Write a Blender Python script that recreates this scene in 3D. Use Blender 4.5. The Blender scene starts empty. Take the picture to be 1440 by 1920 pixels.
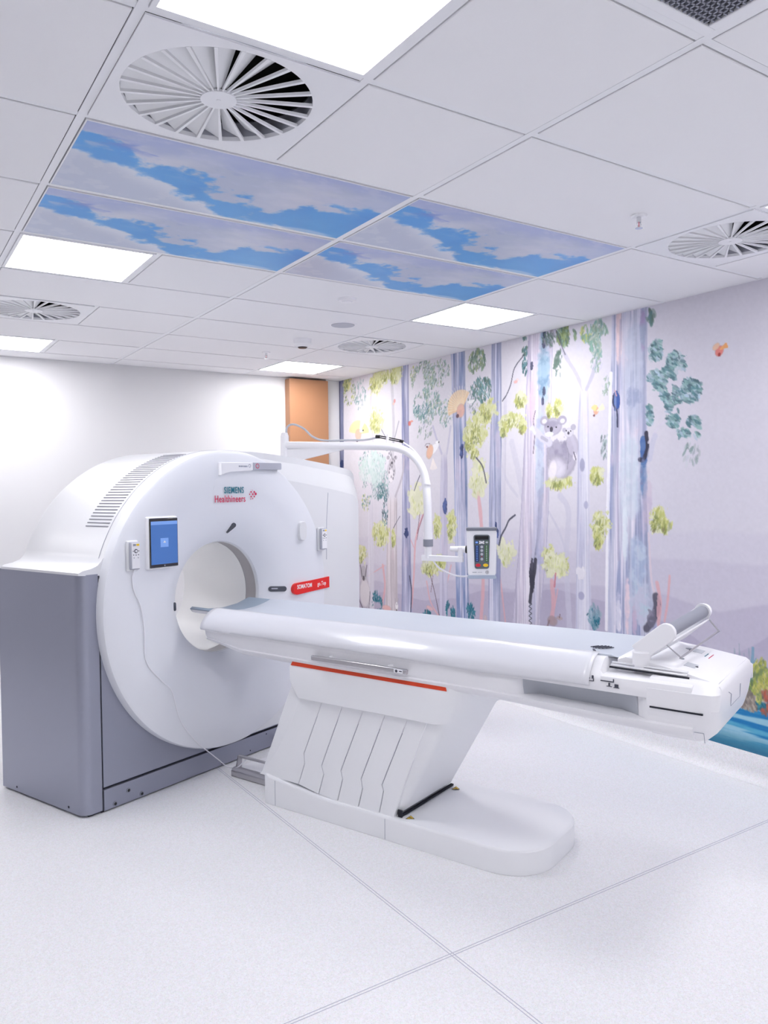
import bpy, bmesh, math, random
import numpy as np
from mathutils import Vector, Matrix

# ------------------------------------------------------------------ scene, camera, light
SC = bpy.context.scene
COL = SC.collection
SC.view_settings.view_transform = 'Standard'
SC.view_settings.look = 'None'
SC.view_settings.gamma = 1.0
SC.view_settings.exposure = 0.0
PANEL_STRENGTH = 19.0        # ceiling light panels
PANEL_COLOR = (1.0, 0.985, 1.0)
WORLD_STRENGTH = 0.25

YAW, PITCH, ROLL = 0.578505384, -0.0295369525, -0.010209404
FOCAL_PX = 1466.45
CAM_POS = Vector((-0.53452, -2.40082, 1.60802))
fw = Vector((math.sin(YAW)*math.cos(PITCH), math.cos(YAW)*math.cos(PITCH), math.sin(PITCH)))
rt = Vector((math.cos(YAW), -math.sin(YAW), 0.0))
up = rt.cross(fw)
cr, sr = math.cos(ROLL), math.sin(ROLL)
r2 = rt*cr + up*sr
u2 = up*cr - rt*sr
cam_data = bpy.data.cameras.new('camera')
cam_data.sensor_fit = 'VERTICAL'
cam_data.sensor_height = 24.0
cam_data.lens = FOCAL_PX*24.0/1920.0
cam_data.clip_start = 0.05
cam = bpy.data.objects.new('camera', cam_data)
M = Matrix.Identity(4)
for i in range(3):
    M[i][0] = r2[i]; M[i][1] = u2[i]; M[i][2] = -fw[i]; M[i][3] = CAM_POS[i]
cam.matrix_world = M
COL.objects.link(cam)
SC.camera = cam

world = bpy.data.worlds.new('world')
SC.world = world
world.use_nodes = True
world.node_tree.nodes['Background'].inputs[0].default_value = (0.9, 0.93, 1.0, 1)
world.node_tree.nodes['Background'].inputs[1].default_value = WORLD_STRENGTH
SC.cycles.max_bounces = 10
SC.cycles.diffuse_bounces = 6
SC.cycles.glossy_bounces = 4
SC.cycles.sample_clamp_indirect = 6.0

# ------------------------------------------------------------------ materials
def lin(c):
    r = []
    for v in c:
        v = v/255.0
        r.append(v/12.92 if v <= 0.04045 else ((v+0.055)/1.055)**2.4)
    return tuple(r)

MATS = {}
def mat(name, rgb, rough=0.5, metal=0.0, spec=0.5, coat=0.0, emit=0.0, noise=0.0, nscale=60.0, bump=0.0, bscale=200.0):
    m = bpy.data.materials.new(name)
    m.use_nodes = True
    nt = m.node_tree
    b = nt.nodes['Principled BSDF']
    c = lin(rgb) + (1,)
    b.inputs['Base Color'].default_value = c
    b.inputs['Roughness'].default_value = rough
    b.inputs['Metallic'].default_value = metal
    b.inputs['Specular IOR Level'].default_value = spec
    b.inputs['Coat Weight'].default_value = coat
    b.inputs['Coat Roughness'].default_value = 0.08
    if emit:
        b.inputs['Emission Color'].default_value = c
        b.inputs['Emission Strength'].default_value = emit
    if noise or bump:
        tc = nt.nodes.new('ShaderNodeTexCoord')
        n = nt.nodes.new('ShaderNodeTexNoise')
        n.inputs['Scale'].default_value = nscale
        n.inputs['Detail'].default_value = 4
        nt.links.new(tc.outputs['Object'], n.inputs['Vector'])
        if noise:
            mx = nt.nodes.new('ShaderNodeMix'); mx.data_type = 'RGBA'
            mx.inputs[6].default_value = c
            mx.inputs[7].default_value = tuple(x*(1-noise) for x in c[:3]) + (1,)
            nt.links.new(n.outputs['Fac'], mx.inputs[0])
            nt.links.new(mx.outputs[2], b.inputs['Base Color'])
        if bump:
            n2 = nt.nodes.new('ShaderNodeTexNoise')
            n2.inputs['Scale'].default_value = bscale
            nt.links.new(tc.outputs['Object'], n2.inputs['Vector'])
            bp = nt.nodes.new('ShaderNodeBump')
            bp.inputs['Strength'].default_value = bump
            bp.inputs['Distance'].default_value = 0.002
            nt.links.new(n2.outputs['Fac'], bp.inputs['Height'])
            nt.links.new(bp.outputs['Normal'], b.inputs['Normal'])
    MATS[name] = m
    return m

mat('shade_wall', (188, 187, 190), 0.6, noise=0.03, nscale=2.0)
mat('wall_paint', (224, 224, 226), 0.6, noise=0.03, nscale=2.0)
mat('ceiling_tile', (240, 240, 243), 0.8, noise=0.02, nscale=300, bump=0.05, bscale=400)
mat('ceiling_grid', (238, 239, 243), 0.45)
mat('dark_void', (12, 12, 16), 0.9)
mat('gantry_white', (226, 227, 230), 0.32, spec=0.5)
mat('gantry_face', (230, 232, 238), 0.38, spec=0.5)
mat('bore_taupe', (176, 172, 174), 0.45)
mat('bore_white', (240, 240, 240), 0.18, coat=0.4)
mat('grey_paint', (158, 161, 176), 0.36, metal=0.6)
mat('dark_gap', (30, 32, 44), 0.8)
mat('seam_grey', (150, 154, 170), 0.7)
mat('vent_grey', (140, 140, 150), 0.7)
mat('lens_dark', (66, 70, 82), 0.15, coat=0.5)
mat('light_grey', (178, 180, 192), 0.4)
mat('mid_grey', (140, 143, 155), 0.4)
mat('black_plastic', (24, 24, 28), 0.35)
mat('black_glass', (16, 17, 22), 0.08, coat=0.8)
mat('screen_blue', (66, 108, 172), 0.25, emit=0.35)
mat('screen_blue_dark', (52, 90, 156), 0.25, emit=0.5)
mat('screen_blue_pale', (110, 146, 204), 0.25, emit=0.5)
mat('badge_red', (232, 36, 30), 0.35)
mat('orange_red', (214, 66, 30), 0.4)
mat('teal_ink', (20, 120, 140), 0.5)
mat('magenta_ink', (206, 44, 88), 0.5)
mat('white_ink', (250, 250, 250), 0.5)
mat('dark_ink', (64, 66, 80), 0.5)
mat('pale_ink', (150, 154, 168), 0.5)
mat('table_white', (238, 238, 242), 0.34)
mat('pedestal_white', (240, 241, 244), 0.42)
mat('recess_grey', (188, 192, 200), 0.4)
mat('mattress_grey', (196, 202, 212), 0.38, bump=0.15, bscale=14)
mat('cover_film', (224, 225, 231), 0.3, spec=0.6, coat=0.3)
mat('headrest_grey', (150, 164, 180), 0.5)
mat('steel', (186, 184, 188), 0.28, metal=0.85)
mat('rail_silver', (228, 228, 232), 0.3, metal=0.35)
mat('chrome', (225, 225, 228), 0.12, metal=0.95)
mat('cable_grey', (196, 198, 206), 0.5)
mat('cable_white', (236, 236, 242), 0.45)
mat('yellow', (240, 200, 40), 0.5)
mat('green_key', (70, 110, 70), 0.4)
mat('blue_key', (44, 62, 110), 0.4)
mat('panel_grey', (96, 104, 112), 0.45)
mat('red_key', (214, 40, 60), 0.35)
mat('pad_grey', (120, 124, 136), 0.5)
mat('base_bluegrey', (170, 182, 200), 0.45)
mat('pink_ink', (236, 150, 160), 0.5)
mat('tan_laminate', (172, 124, 90), 0.5, noise=0.12, nscale=5)
mat('diffuser_white', (240, 241, 244), 0.5)
mat('speaker_grey', (186, 188, 198), 0.7)
mat('white_plastic', (240, 240, 244), 0.35)
mat('emitter', (255, 255, 255), 0.5)
_e = MATS['emitter'].node_tree.nodes['Principled BSDF']
_e.inputs['Emission Color'].default_value = PANEL_COLOR + (1,)
_e.inputs['Emission Strength'].default_value = PANEL_STRENGTH

def attr_mat(name, rough, emit=0.0, spec=0.4):
    m = bpy.data.materials.new(name); m.use_nodes = True
    nt = m.node_tree; b = nt.nodes['Principled BSDF']
    a = nt.nodes.new('ShaderNodeAttribute'); a.attribute_name = 'paint'
    nt.links.new(a.outputs['Color'], b.inputs['Base Color'])
    b.inputs['Roughness'].default_value = rough
    b.inputs['Specular IOR Level'].default_value = spec
    if emit:
        nt.links.new(a.outputs['Color'], b.inputs['Emission Color'])
        b.inputs['Emission Strength'].default_value = emit
    MATS[name] = m
attr_mat('mural_print', 0.55)
attr_mat('sky_print', 0.35)

# speckled vinyl floor
def floor_material():
    m = bpy.data.materials.new('speckled_vinyl'); m.use_nodes = True
    nt = m.node_tree; b = nt.nodes['Principled BSDF']
    tc = nt.nodes.new('ShaderNodeTexCoord')
    v = nt.nodes.new('ShaderNodeTexVoronoi'); v.inputs['Scale'].default_value = 150
    nt.links.new(tc.outputs['Object'], v.inputs['Vector'])
    n = nt.nodes.new('ShaderNodeTexNoise'); n.inputs['Scale'].default_value = 260; n.inputs['Detail'].default_value = 2
    nt.links.new(tc.outputs['Object'], n.inputs['Vector'])
    cr_ = nt.nodes.new('ShaderNodeValToRGB')
    e = cr_.color_ramp.elements
    e[0].position = 0.0; e[0].color = lin((176, 176, 194)) + (1,)
    e[1].position = 0.5; e[1].color = lin((232, 232, 238)) + (1,)
    x = e.new(0.36); x.color = lin((218, 218, 228)) + (1,)
    nt.links.new(n.outputs['Fac'], cr_.inputs[0])
    mx = nt.nodes.new('ShaderNodeMix'); mx.data_type = 'RGBA'; mx.inputs[0].default_value = 0.10
    nt.links.new(cr_.outputs[0], mx.inputs[6]); nt.links.new(v.outputs['Color'], mx.inputs[7])
    hs = nt.nodes.new('ShaderNodeHueSaturation'); hs.inputs['Saturation'].default_value = 0.35; hs.inputs['Value'].default_value = 1.03
    nt.links.new(mx.outputs[2], hs.inputs['Color'])
    nt.links.new(hs.outputs[0], b.inputs['Base Color'])
    b.inputs['Roughness'].default_value = 0.5
    b.inputs['Specular IOR Level'].default_value = 0.4
    MATS['speckled_vinyl'] = m
floor_material()
mat('weld_line', (186, 186, 200), 0.6)

# ------------------------------------------------------------------ mesh helpers
class MB:
    """collects geometry, then links it as one mesh object"""
    def __init__(s):
        s.v = []; s.f = []; s.mi = []; s.cur = 0
    def add(s, vs, fs):
        o = len(s.v); s.v += [tuple(x) for x in vs]
        for f in fs:
            s.f.append([i+o for i in f]); s.mi.append(s.cur)
        return s
    def box(s, x0, x1, y0, y1, z0, z1):
        return s.add([(x0,y0,z0),(x1,y0,z0),(x1,y1,z0),(x0,y1,z0),(x0,y0,z1),(x1,y0,z1),(x1,y1,z1),(x0,y1,z1)],
                     [(0,3,2,1),(4,5,6,7),(0,1,5,4),(1,2,6,5),(2,3,7,6),(3,0,4,7)])
    def loft(s, rings, cap=(True, True), closed=True):
        n = len(rings[0]); vs = [p for r in rings for p in r]; fs = []
        for i in range(len(rings)-1):
            for j in range(n if closed else n-1):
                k = (j+1) % n
                fs.append((i*n+j, i*n+k, (i+1)*n+k, (i+1)*n+j))
        if cap[0]: fs.append(tuple(range(n))[::-1])
        if cap[1]: fs.append(tuple((len(rings)-1)*n+j for j in range(n)))
        return s.add(vs, fs)
    def tube(s, path, r, n=10, cap=True):
        path = [Vector(p) for p in path]
        rs = r if isinstance(r, (list, tuple)) else [r]*len(path)
        rings = []; prev = None
        for i, p in enumerate(path):
            if i == 0: t = path[1]-path[0]
            elif i == len(path)-1: t = path[-1]-path[-2]
            else: t = (path[i+1]-path[i]).normalized() + (path[i]-path[i-1]).normalized()
            t.normalize()
            if prev is None:
                a = Vector((0,0,1)) if abs(t.z) < .9 else Vector((1,0,0))
                nx = t.cross(a).normalized()
            else:
                nx = (prev - t*prev.dot(t)).normalized()
            prev = nx; ny = t.cross(nx)
            rings.append([p + (nx*math.cos(2*math.pi*k/n) + ny*math.sin(2*math.pi*k/n))*rs[i] for k in range(n)])
        return s.loft(rings, (cap, cap))
    def disc(s, c, r0, r1, z0, z1, n=32, axis='z'):
        """frustum from radius r0 at z0 to r1 at z1 around c"""
        R = []
        for r, z in ((r0, z0), (r1, z1)):
            ring = []
            for k in range(n):
                a = 2*math.pi*k/n; x, y = r*math.cos(a), r*math.sin(a)
                if axis == 'z': ring.append((c[0]+x, c[1]+y, z))
                elif axis == 'y': ring.append((c[0]+x, z, c[1]+y))
                else: ring.append((z, c[0]+x, c[1]+y))
            R.append(ring)
        return s.loft(R)
    def build(s, name, mats, parent=None, smooth=35, bevel=0, seg=2, loc=None, fix=True):
        me = bpy.data.meshes.new(name)
        me.from_pydata([tuple(v) for v in s.v], [], s.f)
        ms = mats if isinstance(mats, (list, tuple)) else [mats]
        for m in ms: me.materials.append(MATS[m])
        me.polygons.foreach_set('material_index', s.mi)
        if fix:
            bm = bmesh.new(); bm.from_mesh(me)
            bmesh.ops.recalc_face_normals(bm, faces=bm.faces)
            bm.to_mesh(me); bm.free()
        o = bpy.data.objects.new(name, me)
        COL.objects.link(o)
        if parent is not None: o.parent = parent
        if loc: o.location = loc
        if smooth:
            me.polygons.foreach_set('use_smooth', [True]*len(me.polygons))
            me.set_sharp_from_angle(angle=math.radians(smooth))
        if bevel:
            b = o.modifiers.new('bevel', 'BEVEL'); b.width = bevel; b.segments = seg
            b.limit_method = 'ANGLE'; b.angle_limit = math.radians(40)
            b.harden_normals = False
        return o

def thing(name, label, cat, loc=(0,0,0), rotz=0.0, group=None):
    o = bpy.data.objects.new(name, None)
    o.empty_display_size = 0.1
    COL.objects.link(o)
    o.location = loc; o.rotation_euler = (0, 0, rotz)
    o['label'] = label; o['category'] = cat
    if group: o['group'] = group
    return o
def tag(o, label, cat, group=None):
    o['label'] = label; o['category'] = cat
    if group: o['group'] = group
    return o
def struct(o):
    o['kind'] = 'structure'; return o
def copy_tree(root, loc, label, group):
    r = root.copy(); COL.objects.link(r); r.location = loc
    r['label'] = label
    if group: r['group'] = group
    for ch in list(root.children):
        c = ch.copy(); COL.objects.link(c); c.parent = r
        for g in ch.children:
            d = g.copy(); COL.objects.link(d); d.parent = c
    return r

def text_mesh(name, body, size, m, parent, mtx, align='LEFT', bold=0.0, depth=0.0006, sx=1.0, spacing=1.0):
    cu = bpy.data.curves.new(name, 'FONT')
    cu.body = body; cu.size = size; cu.align_x = align; cu.align_y = 'BOTTOM_BASELINE'
    cu.offset = bold; cu.extrude = depth; cu.space_character = spacing
    cu.resolution_u = 3
    t = bpy.data.objects.new(name, cu); COL.objects.link(t)
    dg = bpy.context.evaluated_depsgraph_get()
    me = bpy.data.meshes.new_from_object(t.evaluated_get(dg))
    bpy.data.objects.remove(t)
    me.transform(mtx @ Matrix.Diagonal((sx, 1, 1, 1)))
    me.materials.clear(); me.materials.append(MATS[m])
    o = bpy.data.objects.new(name, me); COL.objects.link(o)
    o.parent = parent
    return o

def smoothpath(pts, n=8):
    """Catmull-Rom through points"""
    P = [Vector(p) for p in pts]; P = [P[0]*2-P[1]] + P + [P[-1]*2-P[-2]]
    out = []
    for i in range(1, len(P)-2):
        for k in range(n):
            t = k/n
            out.append(0.5*((2*P[i]) + (P[i+1]-P[i-1])*t + (2*P[i-1]-5*P[i]+4*P[i+1]-P[i+2])*t*t + (3*P[i]-P[i-1]-3*P[i+1]+P[i+2])*t**3))
    out.append(P[-2])
    return out

def hole_cap(mb_name, outer, inner, y, m, parent):
    """flat face between an outer outline and an inner one, at local depth y"""
    bm = bmesh.new(); edges = []
    for loop in (outer, inner):
        vs = [bm.verts.new((p[0], y, p[1])) for p in loop]
        for i in range(len(vs)): edges.append(bm.edges.new((vs[i], vs[(i+1) % len(vs)])))
    bmesh.ops.triangle_fill(bm, use_beauty=True, edges=edges)
    me = bpy.data.meshes.new(mb_name); bm.to_mesh(me); bm.free()
    me.materials.append(MATS[m])
    o = bpy.data.objects.new(mb_name, me); COL.objects.link(o); o.parent = parent
    return o

# ------------------------------------------------------------------ numpy painting (colour attribute on a dense flat mesh)
class Paint:
    def __init__(s, y0, y1, z0, z1, step, base):
        s.ny = int(round((y1-y0)/step))+1; s.nz = int(round((z1-z0)/step))+1
        s.y = np.linspace(y0, y1, s.ny); s.z = np.linspace(z0, z1, s.nz)
        s.img = np.empty((s.nz, s.ny, 3), np.float32); s.img[:] = np.array(base, np.float32)/255
        s.Y, s.Z = np.meshgrid(s.y, s.z)
    def win(s, ya, yb, za, zb):
        i0, i1 = np.searchsorted(s.z, [za, zb]); j0, j1 = np.searchsorted(s.y, [ya, yb])
        return slice(max(i0-1, 0), i1+1), slice(max(j0-1, 0), j1+1)
    def mix(s, w, a, c):
        a = a[..., None]; t = s.img[w]
        s.img[w] = t*(1-a) + np.asarray(c, np.float32)*a

_lat = {}
def vnoise(X, Y, seed):
    if seed not in _lat: _lat[seed] = np.random.RandomState(seed % 9973).rand(256, 256).astype(np.float32)
    L = _lat[seed]
    xi = np.floor(X).astype(int); yi = np.floor(Y).astype(int)
    fx = X-xi; fy = Y-yi; fx = fx*fx*(3-2*fx); fy = fy*fy*(3-2*fy)
    a = L[yi & 255, xi & 255]; b = L[yi & 255, (xi+1) & 255]; c = L[(yi+1) & 255, xi & 255]; d = L[(yi+1) & 255, (xi+1) & 255]
    return (a*(1-fx)+b*fx)*(1-fy) + (c*(1-fx)+d*fx)*fy
def fbm(X, Y, seed, octv=4):
    r = 0; a = .5; t = 0
    for k in range(octv):
        r = r + a*vnoise(X*2**k+k*17.3, Y*2**k+k*9.1, seed+k); t += a; a *= .55
    return r/t
def sstep(a, b, x):
    t = np.clip((x-a)/(b-a), 0, 1); return t*t*(3-2*t)

def paint_grid_object(name, P, to_xyz, m, parent=None):
    me = bpy.data.meshes.new(name)
    n = P.ny*P.nz
    co = to_xyz(P.Y.ravel(), P.Z.ravel()).astype(np.float32)
    idx = np.arange(n).reshape(P.nz, P.ny)
    q = np.stack([idx[:-1, :-1], idx[:-1, 1:], idx[1:, 1:], idx[1:, :-1]], -1).reshape(-1, 4)
    me.vertices.add(n); me.vertices.foreach_set('co', co.ravel())
    me.loops.add(q.size); me.loops.foreach_set('vertex_index', q.ravel().astype(np.int32))
    me.polygons.add(len(q)); me.polygons.foreach_set('loop_start', np.arange(0, q.size, 4, dtype=np.int32))
    me.update(calc_edges=True)
    c = np.clip(P.img.reshape(-1, 3), 0, 1)
    l = np.where(c <= .04045, c/12.92, ((c+.055)/1.055)**2.4)
    at = me.color_attributes.new('paint', 'FLOAT_COLOR', 'POINT')
    at.data.foreach_set('color', np.concatenate([l, np.ones((n, 1))], 1).astype(np.float32).ravel())
    me.materials.append(MATS[m])
    o = bpy.data.objects.new(name, me); COL.objects.link(o)
    if parent is not None: o.parent = parent
    return o
MURAL = [
  ('W',[(4.571,1.103),(3.875,1.187),(3.019,1.2),(2.005,1.305),(1.219,1.352),(0.591,1.357),(-0.042,1.365)],(206,202,216),0.75,0.04,3),
  ('W',[(4.576,0.883),(3.516,0.909),(2.582,1.067),(1.947,1.128),(1.219,1.191),(0.591,1.197),(-0.043,1.181)],(198,193,209),0.8,0.03,4),
  ('W',[(4.582,0.635),(3.883,0.754),(3.184,0.747),(2.69,0.862),(1.949,0.869),(1.314,0.969),(0.591,0.956),(0.238,0.919),(-0.044,0.982)],(186,180,200),0.8,0.02,5),
  ('W',[(4.585,0.497),(3.609,0.665),(3.027,0.647),(2.318,0.791),(1.513,0.894),(1.128,0.863),(0.707,0.829),(0.444,0.737),(0.237,0.653),(0.124,0.691),(-0.045,0.811)],(174,167,190),0.8,0.012,6),
  ('W',[(4.591,0.287),(3.353,0.427),(1.726,0.524),(0.786,0.602),(-0.045,0.691)],(192,184,202),0.5,0.03,7),
  ('P',[(1.941,1.941),(1.857,1.663),(1.803,1.429),(1.778,1.042),(1.77,0.614)],0.07,(205,203,216),0.7),
  ('P',[(2.089,1.868),(2.002,1.665),(1.887,1.546)],0.03,(205,203,216),0.7),
  ('P',[(1.459,1.547),(1.38,1.437),(1.402,1.107),(1.374,0.633)],0.06,(200,198,213),0.7),
  ('P',[(1.562,1.434),(1.46,1.288),(1.401,1.144)],0.025,(200,198,213),0.7),
  ('P',[(3.845,2.697),(3.898,2.402),(3.858,2.046)],0.04,(200,198,205),0.7),
  ('P',[(3.531,2.56),(3.511,2.172),(3.545,1.786)],0.05,(190,188,196),0.7),
  ('P',[(3.743,2.189),(3.602,2.032),(3.543,1.883)],0.02,(150,150,160),0.8),
  ('P',[(3.425,2.214),(3.514,2.027)],0.02,(165,165,175),0.8),
  ('P',[(2.329,1.566),(2.293,1.295),(2.278,0.878),(2.307,0.56)],0.05,(222,172,178),0.8),
  ('P',[(3.055,1.405),(3.177,1.169),(3.214,0.838),(3.252,0.55)],0.03,(222,172,178),0.8),
  ('P',[(3.299,1.211),(3.195,1.075)],0.015,(222,172,178),0.8),
  ('P',[(3.713,0.894),(3.68,0.697),(3.738,0.516)],0.04,(222,172,178),0.8),
  ('P',[(3.979,0.771),(3.677,0.897)],0.012,(222,172,178),0.8),
  ('P',[(3.024,0.808),(2.965,0.631),(2.832,0.511)],0.02,(222,172,178),0.8),
  ('P',[(2.097,1.017),(2.068,0.857),(2.022,0.579)],0.02,(222,172,178),0.8),
  ('P',[(1.538,0.948),(1.524,0.799),(1.545,0.665)],0.05,(222,172,178),0.8),
  ('P',[(1.482,0.897),(1.514,0.763)],0.015,(222,172,178),0.8),
  ('P',[(0.66,1.023),(0.637,0.902),(0.652,0.754)],0.03,(222,172,178),0.8),
  ('P',[(0.569,1.07),(0.584,0.909),(0.606,0.793)],0.02,(222,172,178),0.8),
  ('P',[(2.681,0.973),(2.74,0.813)],0.02,(222,172,178),0.8),
  ('T',[(2.782,4.509,4.402),(1.158,4.548,4.428),(0.193,4.398,4.292)],(140,145,180),(120,125,155),(215,212,226),0.7,0.95,2),
  ('T',[(2.693,3.374,3.267),(1.686,3.374,3.266),(0.531,3.411,3.252)],(160,160,190),(110,120,165),(215,216,232),0.9,0.95,3),
  ('T',[(2.696,2.66,2.482),(1.675,2.63,2.466),(0.518,2.616,2.452)],(180,180,205),(110,130,175),(228,226,238),0.9,0.95,4),
  ('T',[(2.723,2.161,2.052),(1.668,2.195,2.061),(0.552,2.218,2.082)],(172,175,200),(120,130,170),(222,222,236),0.9,0.95,5),
  ('T',[(1.921,2.798,2.726),(1.766,2.815,2.721),(0.464,2.847,2.73)],(200,198,216),(165,160,190),(226,224,234),0.5,0.9,6),
  ('T',[(1.567,3.619,3.462),(1.197,3.635,3.476),(0.447,3.685,3.472)],(222,214,218),(170,160,168),(236,232,234),0.5,0.95,7),
  ('T',[(1.541,3.963,3.868),(0.408,3.986,3.871)],(220,218,228),(195,192,206),(236,234,240),0.4,0.8,8),
  ('T',[(1.488,4.212,4.141),(0.375,4.247,4.145)],(214,214,224),(170,172,190),(236,234,240),0.4,0.8,9),
  ('T',[(2.325,2.031,1.996),(1.263,2.064,2.023)],(206,204,216),(190,186,204),(226,224,232),0.3,0.6,10),
  ('P',[(3.62,1.542),(3.724,1.741),(3.785,1.942)],0.03,(200,192,200),0.9),
  ('P',[(3.488,1.542),(3.374,1.734),(3.354,1.876)],0.035,(190,184,194),0.9),
  ('P',[(2.799,1.899),(2.871,2.037),(2.914,2.129)],0.03,(195,193,212),0.9),
  ('P',[(2.726,1.896),(2.674,2.112)],0.03,(200,198,214),0.9),
  ('T',[(2.288,1.271,1.197),(2.012,1.291,1.189),(1.295,1.304,1.191),(0.605,1.316,1.175)],(214,214,228),(165,165,195),(238,236,242),0.5,0.95,11),
  ('P',[(1.243,2.256),(1.309,2.371),(1.395,2.49),(1.464,2.61),(1.504,2.69)],0.035,(195,192,208),0.95),
  ('P',[(1.234,2.255),(1.261,2.435),(1.299,2.618)],0.05,(214,212,224),0.95),
  ('P',[(1.216,2.253),(1.16,2.352),(1.124,2.444)],0.035,(190,188,204),0.95),
  ('E',1.255,1.754,0.023,0.046,0,(150,150,180),0.8,0.25),
  ('E',1.223,1.487,0.019,0.028,0,(165,165,195),0.7,0.25),
  ('E',1.267,0.876,0.028,0.029,0,(160,158,190),0.8,0.25),
  ('B',1.267,1.027,0.042,0.05,(240,238,242),(225,222,230),0.8,12,1.0),
  ('T',[(2.714,1.756,1.524),(2.049,1.799,1.548),(1.271,1.86,1.583),(0.631,1.94,1.661)],(222,216,228),(170,164,190),(242,238,244),0.6,1.0,13),
  ('P',[(1.586,2.63),(1.62,2.111),(1.665,1.66),(1.689,1.279),(1.737,0.658)],0.09,(186,190,212),0.45),
  ('P',[(1.681,2.645),(1.716,2.119),(1.763,1.662),(1.799,1.274),(1.859,0.641)],0.05,(206,196,214),0.5),
  ('P',[(1.762,2.658),(1.799,2.049),(1.86,1.271),(1.94,0.631)],0.012,(170,164,188),0.7),
  ('P',[(1.524,2.62),(1.548,2.031),(1.583,1.283),(1.661,0.668)],0.012,(176,172,196),0.7),
  ('P',[(1.623,1.735),(1.645,1.432),(1.69,1.164),(1.723,1.046)],0.035,(140,142,170),0.5),
  ('P',[(1.655,1.584),(1.678,1.279),(1.701,1.125)],0.015,(110,110,140),0.5),
  ('B',1.608,2.447,0.062,0.224,(150,185,205),(120,150,180),0.75,14,0.8),
  ('B',1.654,1.811,0.048,0.34,(190,205,222),(165,170,200),0.6,15,0.7),
  ('B',1.657,1.28,0.042,0.229,(180,180,205),(165,170,200),0.6,16,0.7),
  ('B',1.726,2.196,0.032,0.191,(226,200,214),(216,190,208),0.6,17,0.7),
  ('B',1.735,0.949,0.027,0.132,(50,50,66),(80,78,95),0.95,18,0.6),
  ('P',[(1.701,1.086),(1.713,0.989),(1.74,0.89),(1.758,0.779)],0.04,(56,56,70),0.9),
  ('P',[(1.769,0.778),(1.741,0.766)],0.008,(70,70,84),0.9),
  ('P',[(1.741,0.764),(1.769,0.745)],0.008,(70,70,84),0.9),
  ('P',[(1.769,0.743),(1.742,0.731)],0.008,(70,70,84),0.9),
  ('P',[(1.742,0.729),(1.769,0.71)],0.008,(70,70,84),0.9),
  ('P',[(1.769,0.708),(1.742,0.696)],0.008,(70,70,84),0.9),
  ('P',[(1.742,0.694),(1.769,0.675)],0.008,(70,70,84),0.9),
  ('P',[(1.769,0.673),(1.742,0.661)],0.008,(70,70,84),0.9),
  ('P',[(1.742,0.659),(1.77,0.64)],0.008,(70,70,84),0.9),
  ('P',[(1.77,0.638),(1.742,0.626)],0.008,(70,70,84),0.9),
  ('P',[(1.742,0.624),(1.77,0.605)],0.008,(70,70,84),0.9),
  ('B',1.601,2.688,0.015,0.034,(60,70,95),(95,95,120),0.9,1646,0.7),
  ('B',1.607,2.614,0.016,0.034,(60,70,95),(95,95,120),0.9,1665,0.7),
  ('B',1.73,2.478,0.016,0.034,(60,70,95),(95,95,120),0.9,1683,0.7),
  ('B',1.609,2.279,0.016,0.033,(60,70,95),(95,95,120),0.9,1755,0.7),
  ('B',1.62,2.216,0.015,0.034,(60,70,95),(95,95,120),0.9,1770,0.7),
  ('P',[(1.694,2.155),(1.716,2.081),(1.701,2.019),(1.706,1.943),(1.718,1.852)],0.01,(90,80,96),0.7),
  ('T',[(2.755,1.005,0.722),(2.332,1.01,0.734),(1.651,1.037,0.738),(1.132,1.052,0.714),(0.854,1.048,0.683),(0.612,1.04,0.629)],(206,206,222),(146,154,190),(234,228,240),0.85,1.0,19),
  ('B',0.949,2.593,0.025,0.201,(232,205,205),(238,215,220),0.8,20,0.6),
  ('B',0.765,2.561,0.024,0.146,(150,160,190),(170,150,190),0.8,21,0.6),
  ('B',0.826,2.309,0.065,0.362,(176,186,208),(196,202,220),0.6,22,0.7),
  ('B',0.834,2.161,0.057,0.06,(140,150,185),(165,170,200),0.6,23,1.0),
  ('B',0.867,1.648,0.082,0.268,(200,214,226),(216,220,232),0.7,24,0.7),
  ('B',0.806,1.116,0.065,0.2,(170,186,212),(196,208,222),0.75,25,0.8),
  ('B',0.786,0.885,0.089,0.12,(184,206,218),(200,196,216),0.8,26,0.8),
  ('P',[(0.932,2.657),(0.95,2.123),(0.96,1.649),(0.952,1.139)],0.02,(176,170,196),0.6),
  ('P',[(1.01,2.332),(1.038,1.478),(1.053,0.68)],0.03,(248,246,250),0.8),
  ('B',0.967,2.151,0.03,0.067,(48,84,160),(40,48,90),0.95,27,0.5),
  ('P',[(0.993,2.188),(0.993,2.133),(0.963,2.083),(0.959,1.988)],0.014,(44,48,76),0.9),
  ('P',[(0.98,2.22),(0.967,2.185)],0.012,(220,150,150),0.8),
  ('B',0.754,1.826,0.036,0.091,(60,96,160),(90,120,170),0.9,28,0.6),
  ('P',[(0.738,1.933),(0.73,1.842),(0.758,1.771),(0.786,1.772)],0.035,(48,46,66),0.95),
  ('B',0.758,1.646,0.028,0.132,(96,130,176),(130,130,165),0.8,29,0.7),
  ('B',0.73,1.548,0.032,0.196,(206,188,204),(190,180,204),0.5,30,0.7),
  ('P',[(0.722,1.319),(0.699,1.026),(0.66,0.932)],0.02,(220,205,214),0.8),
  ('P',[(0.668,0.938),(0.66,0.867),(0.699,0.78),(0.738,0.732)],0.06,(78,76,92),0.85),
  ('B',0.699,0.797,0.031,0.059,(110,108,126),(150,146,166),0.8,31,0.8),
  ('B',0.648,0.869,0.016,0.084,(228,190,194),(210,160,170),0.6,32,0.7),
  ('P',[(0.984,2.532),(0.976,1.99),(0.995,1.308),(0.987,0.724)],0.02,(196,198,216),0.4),
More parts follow.
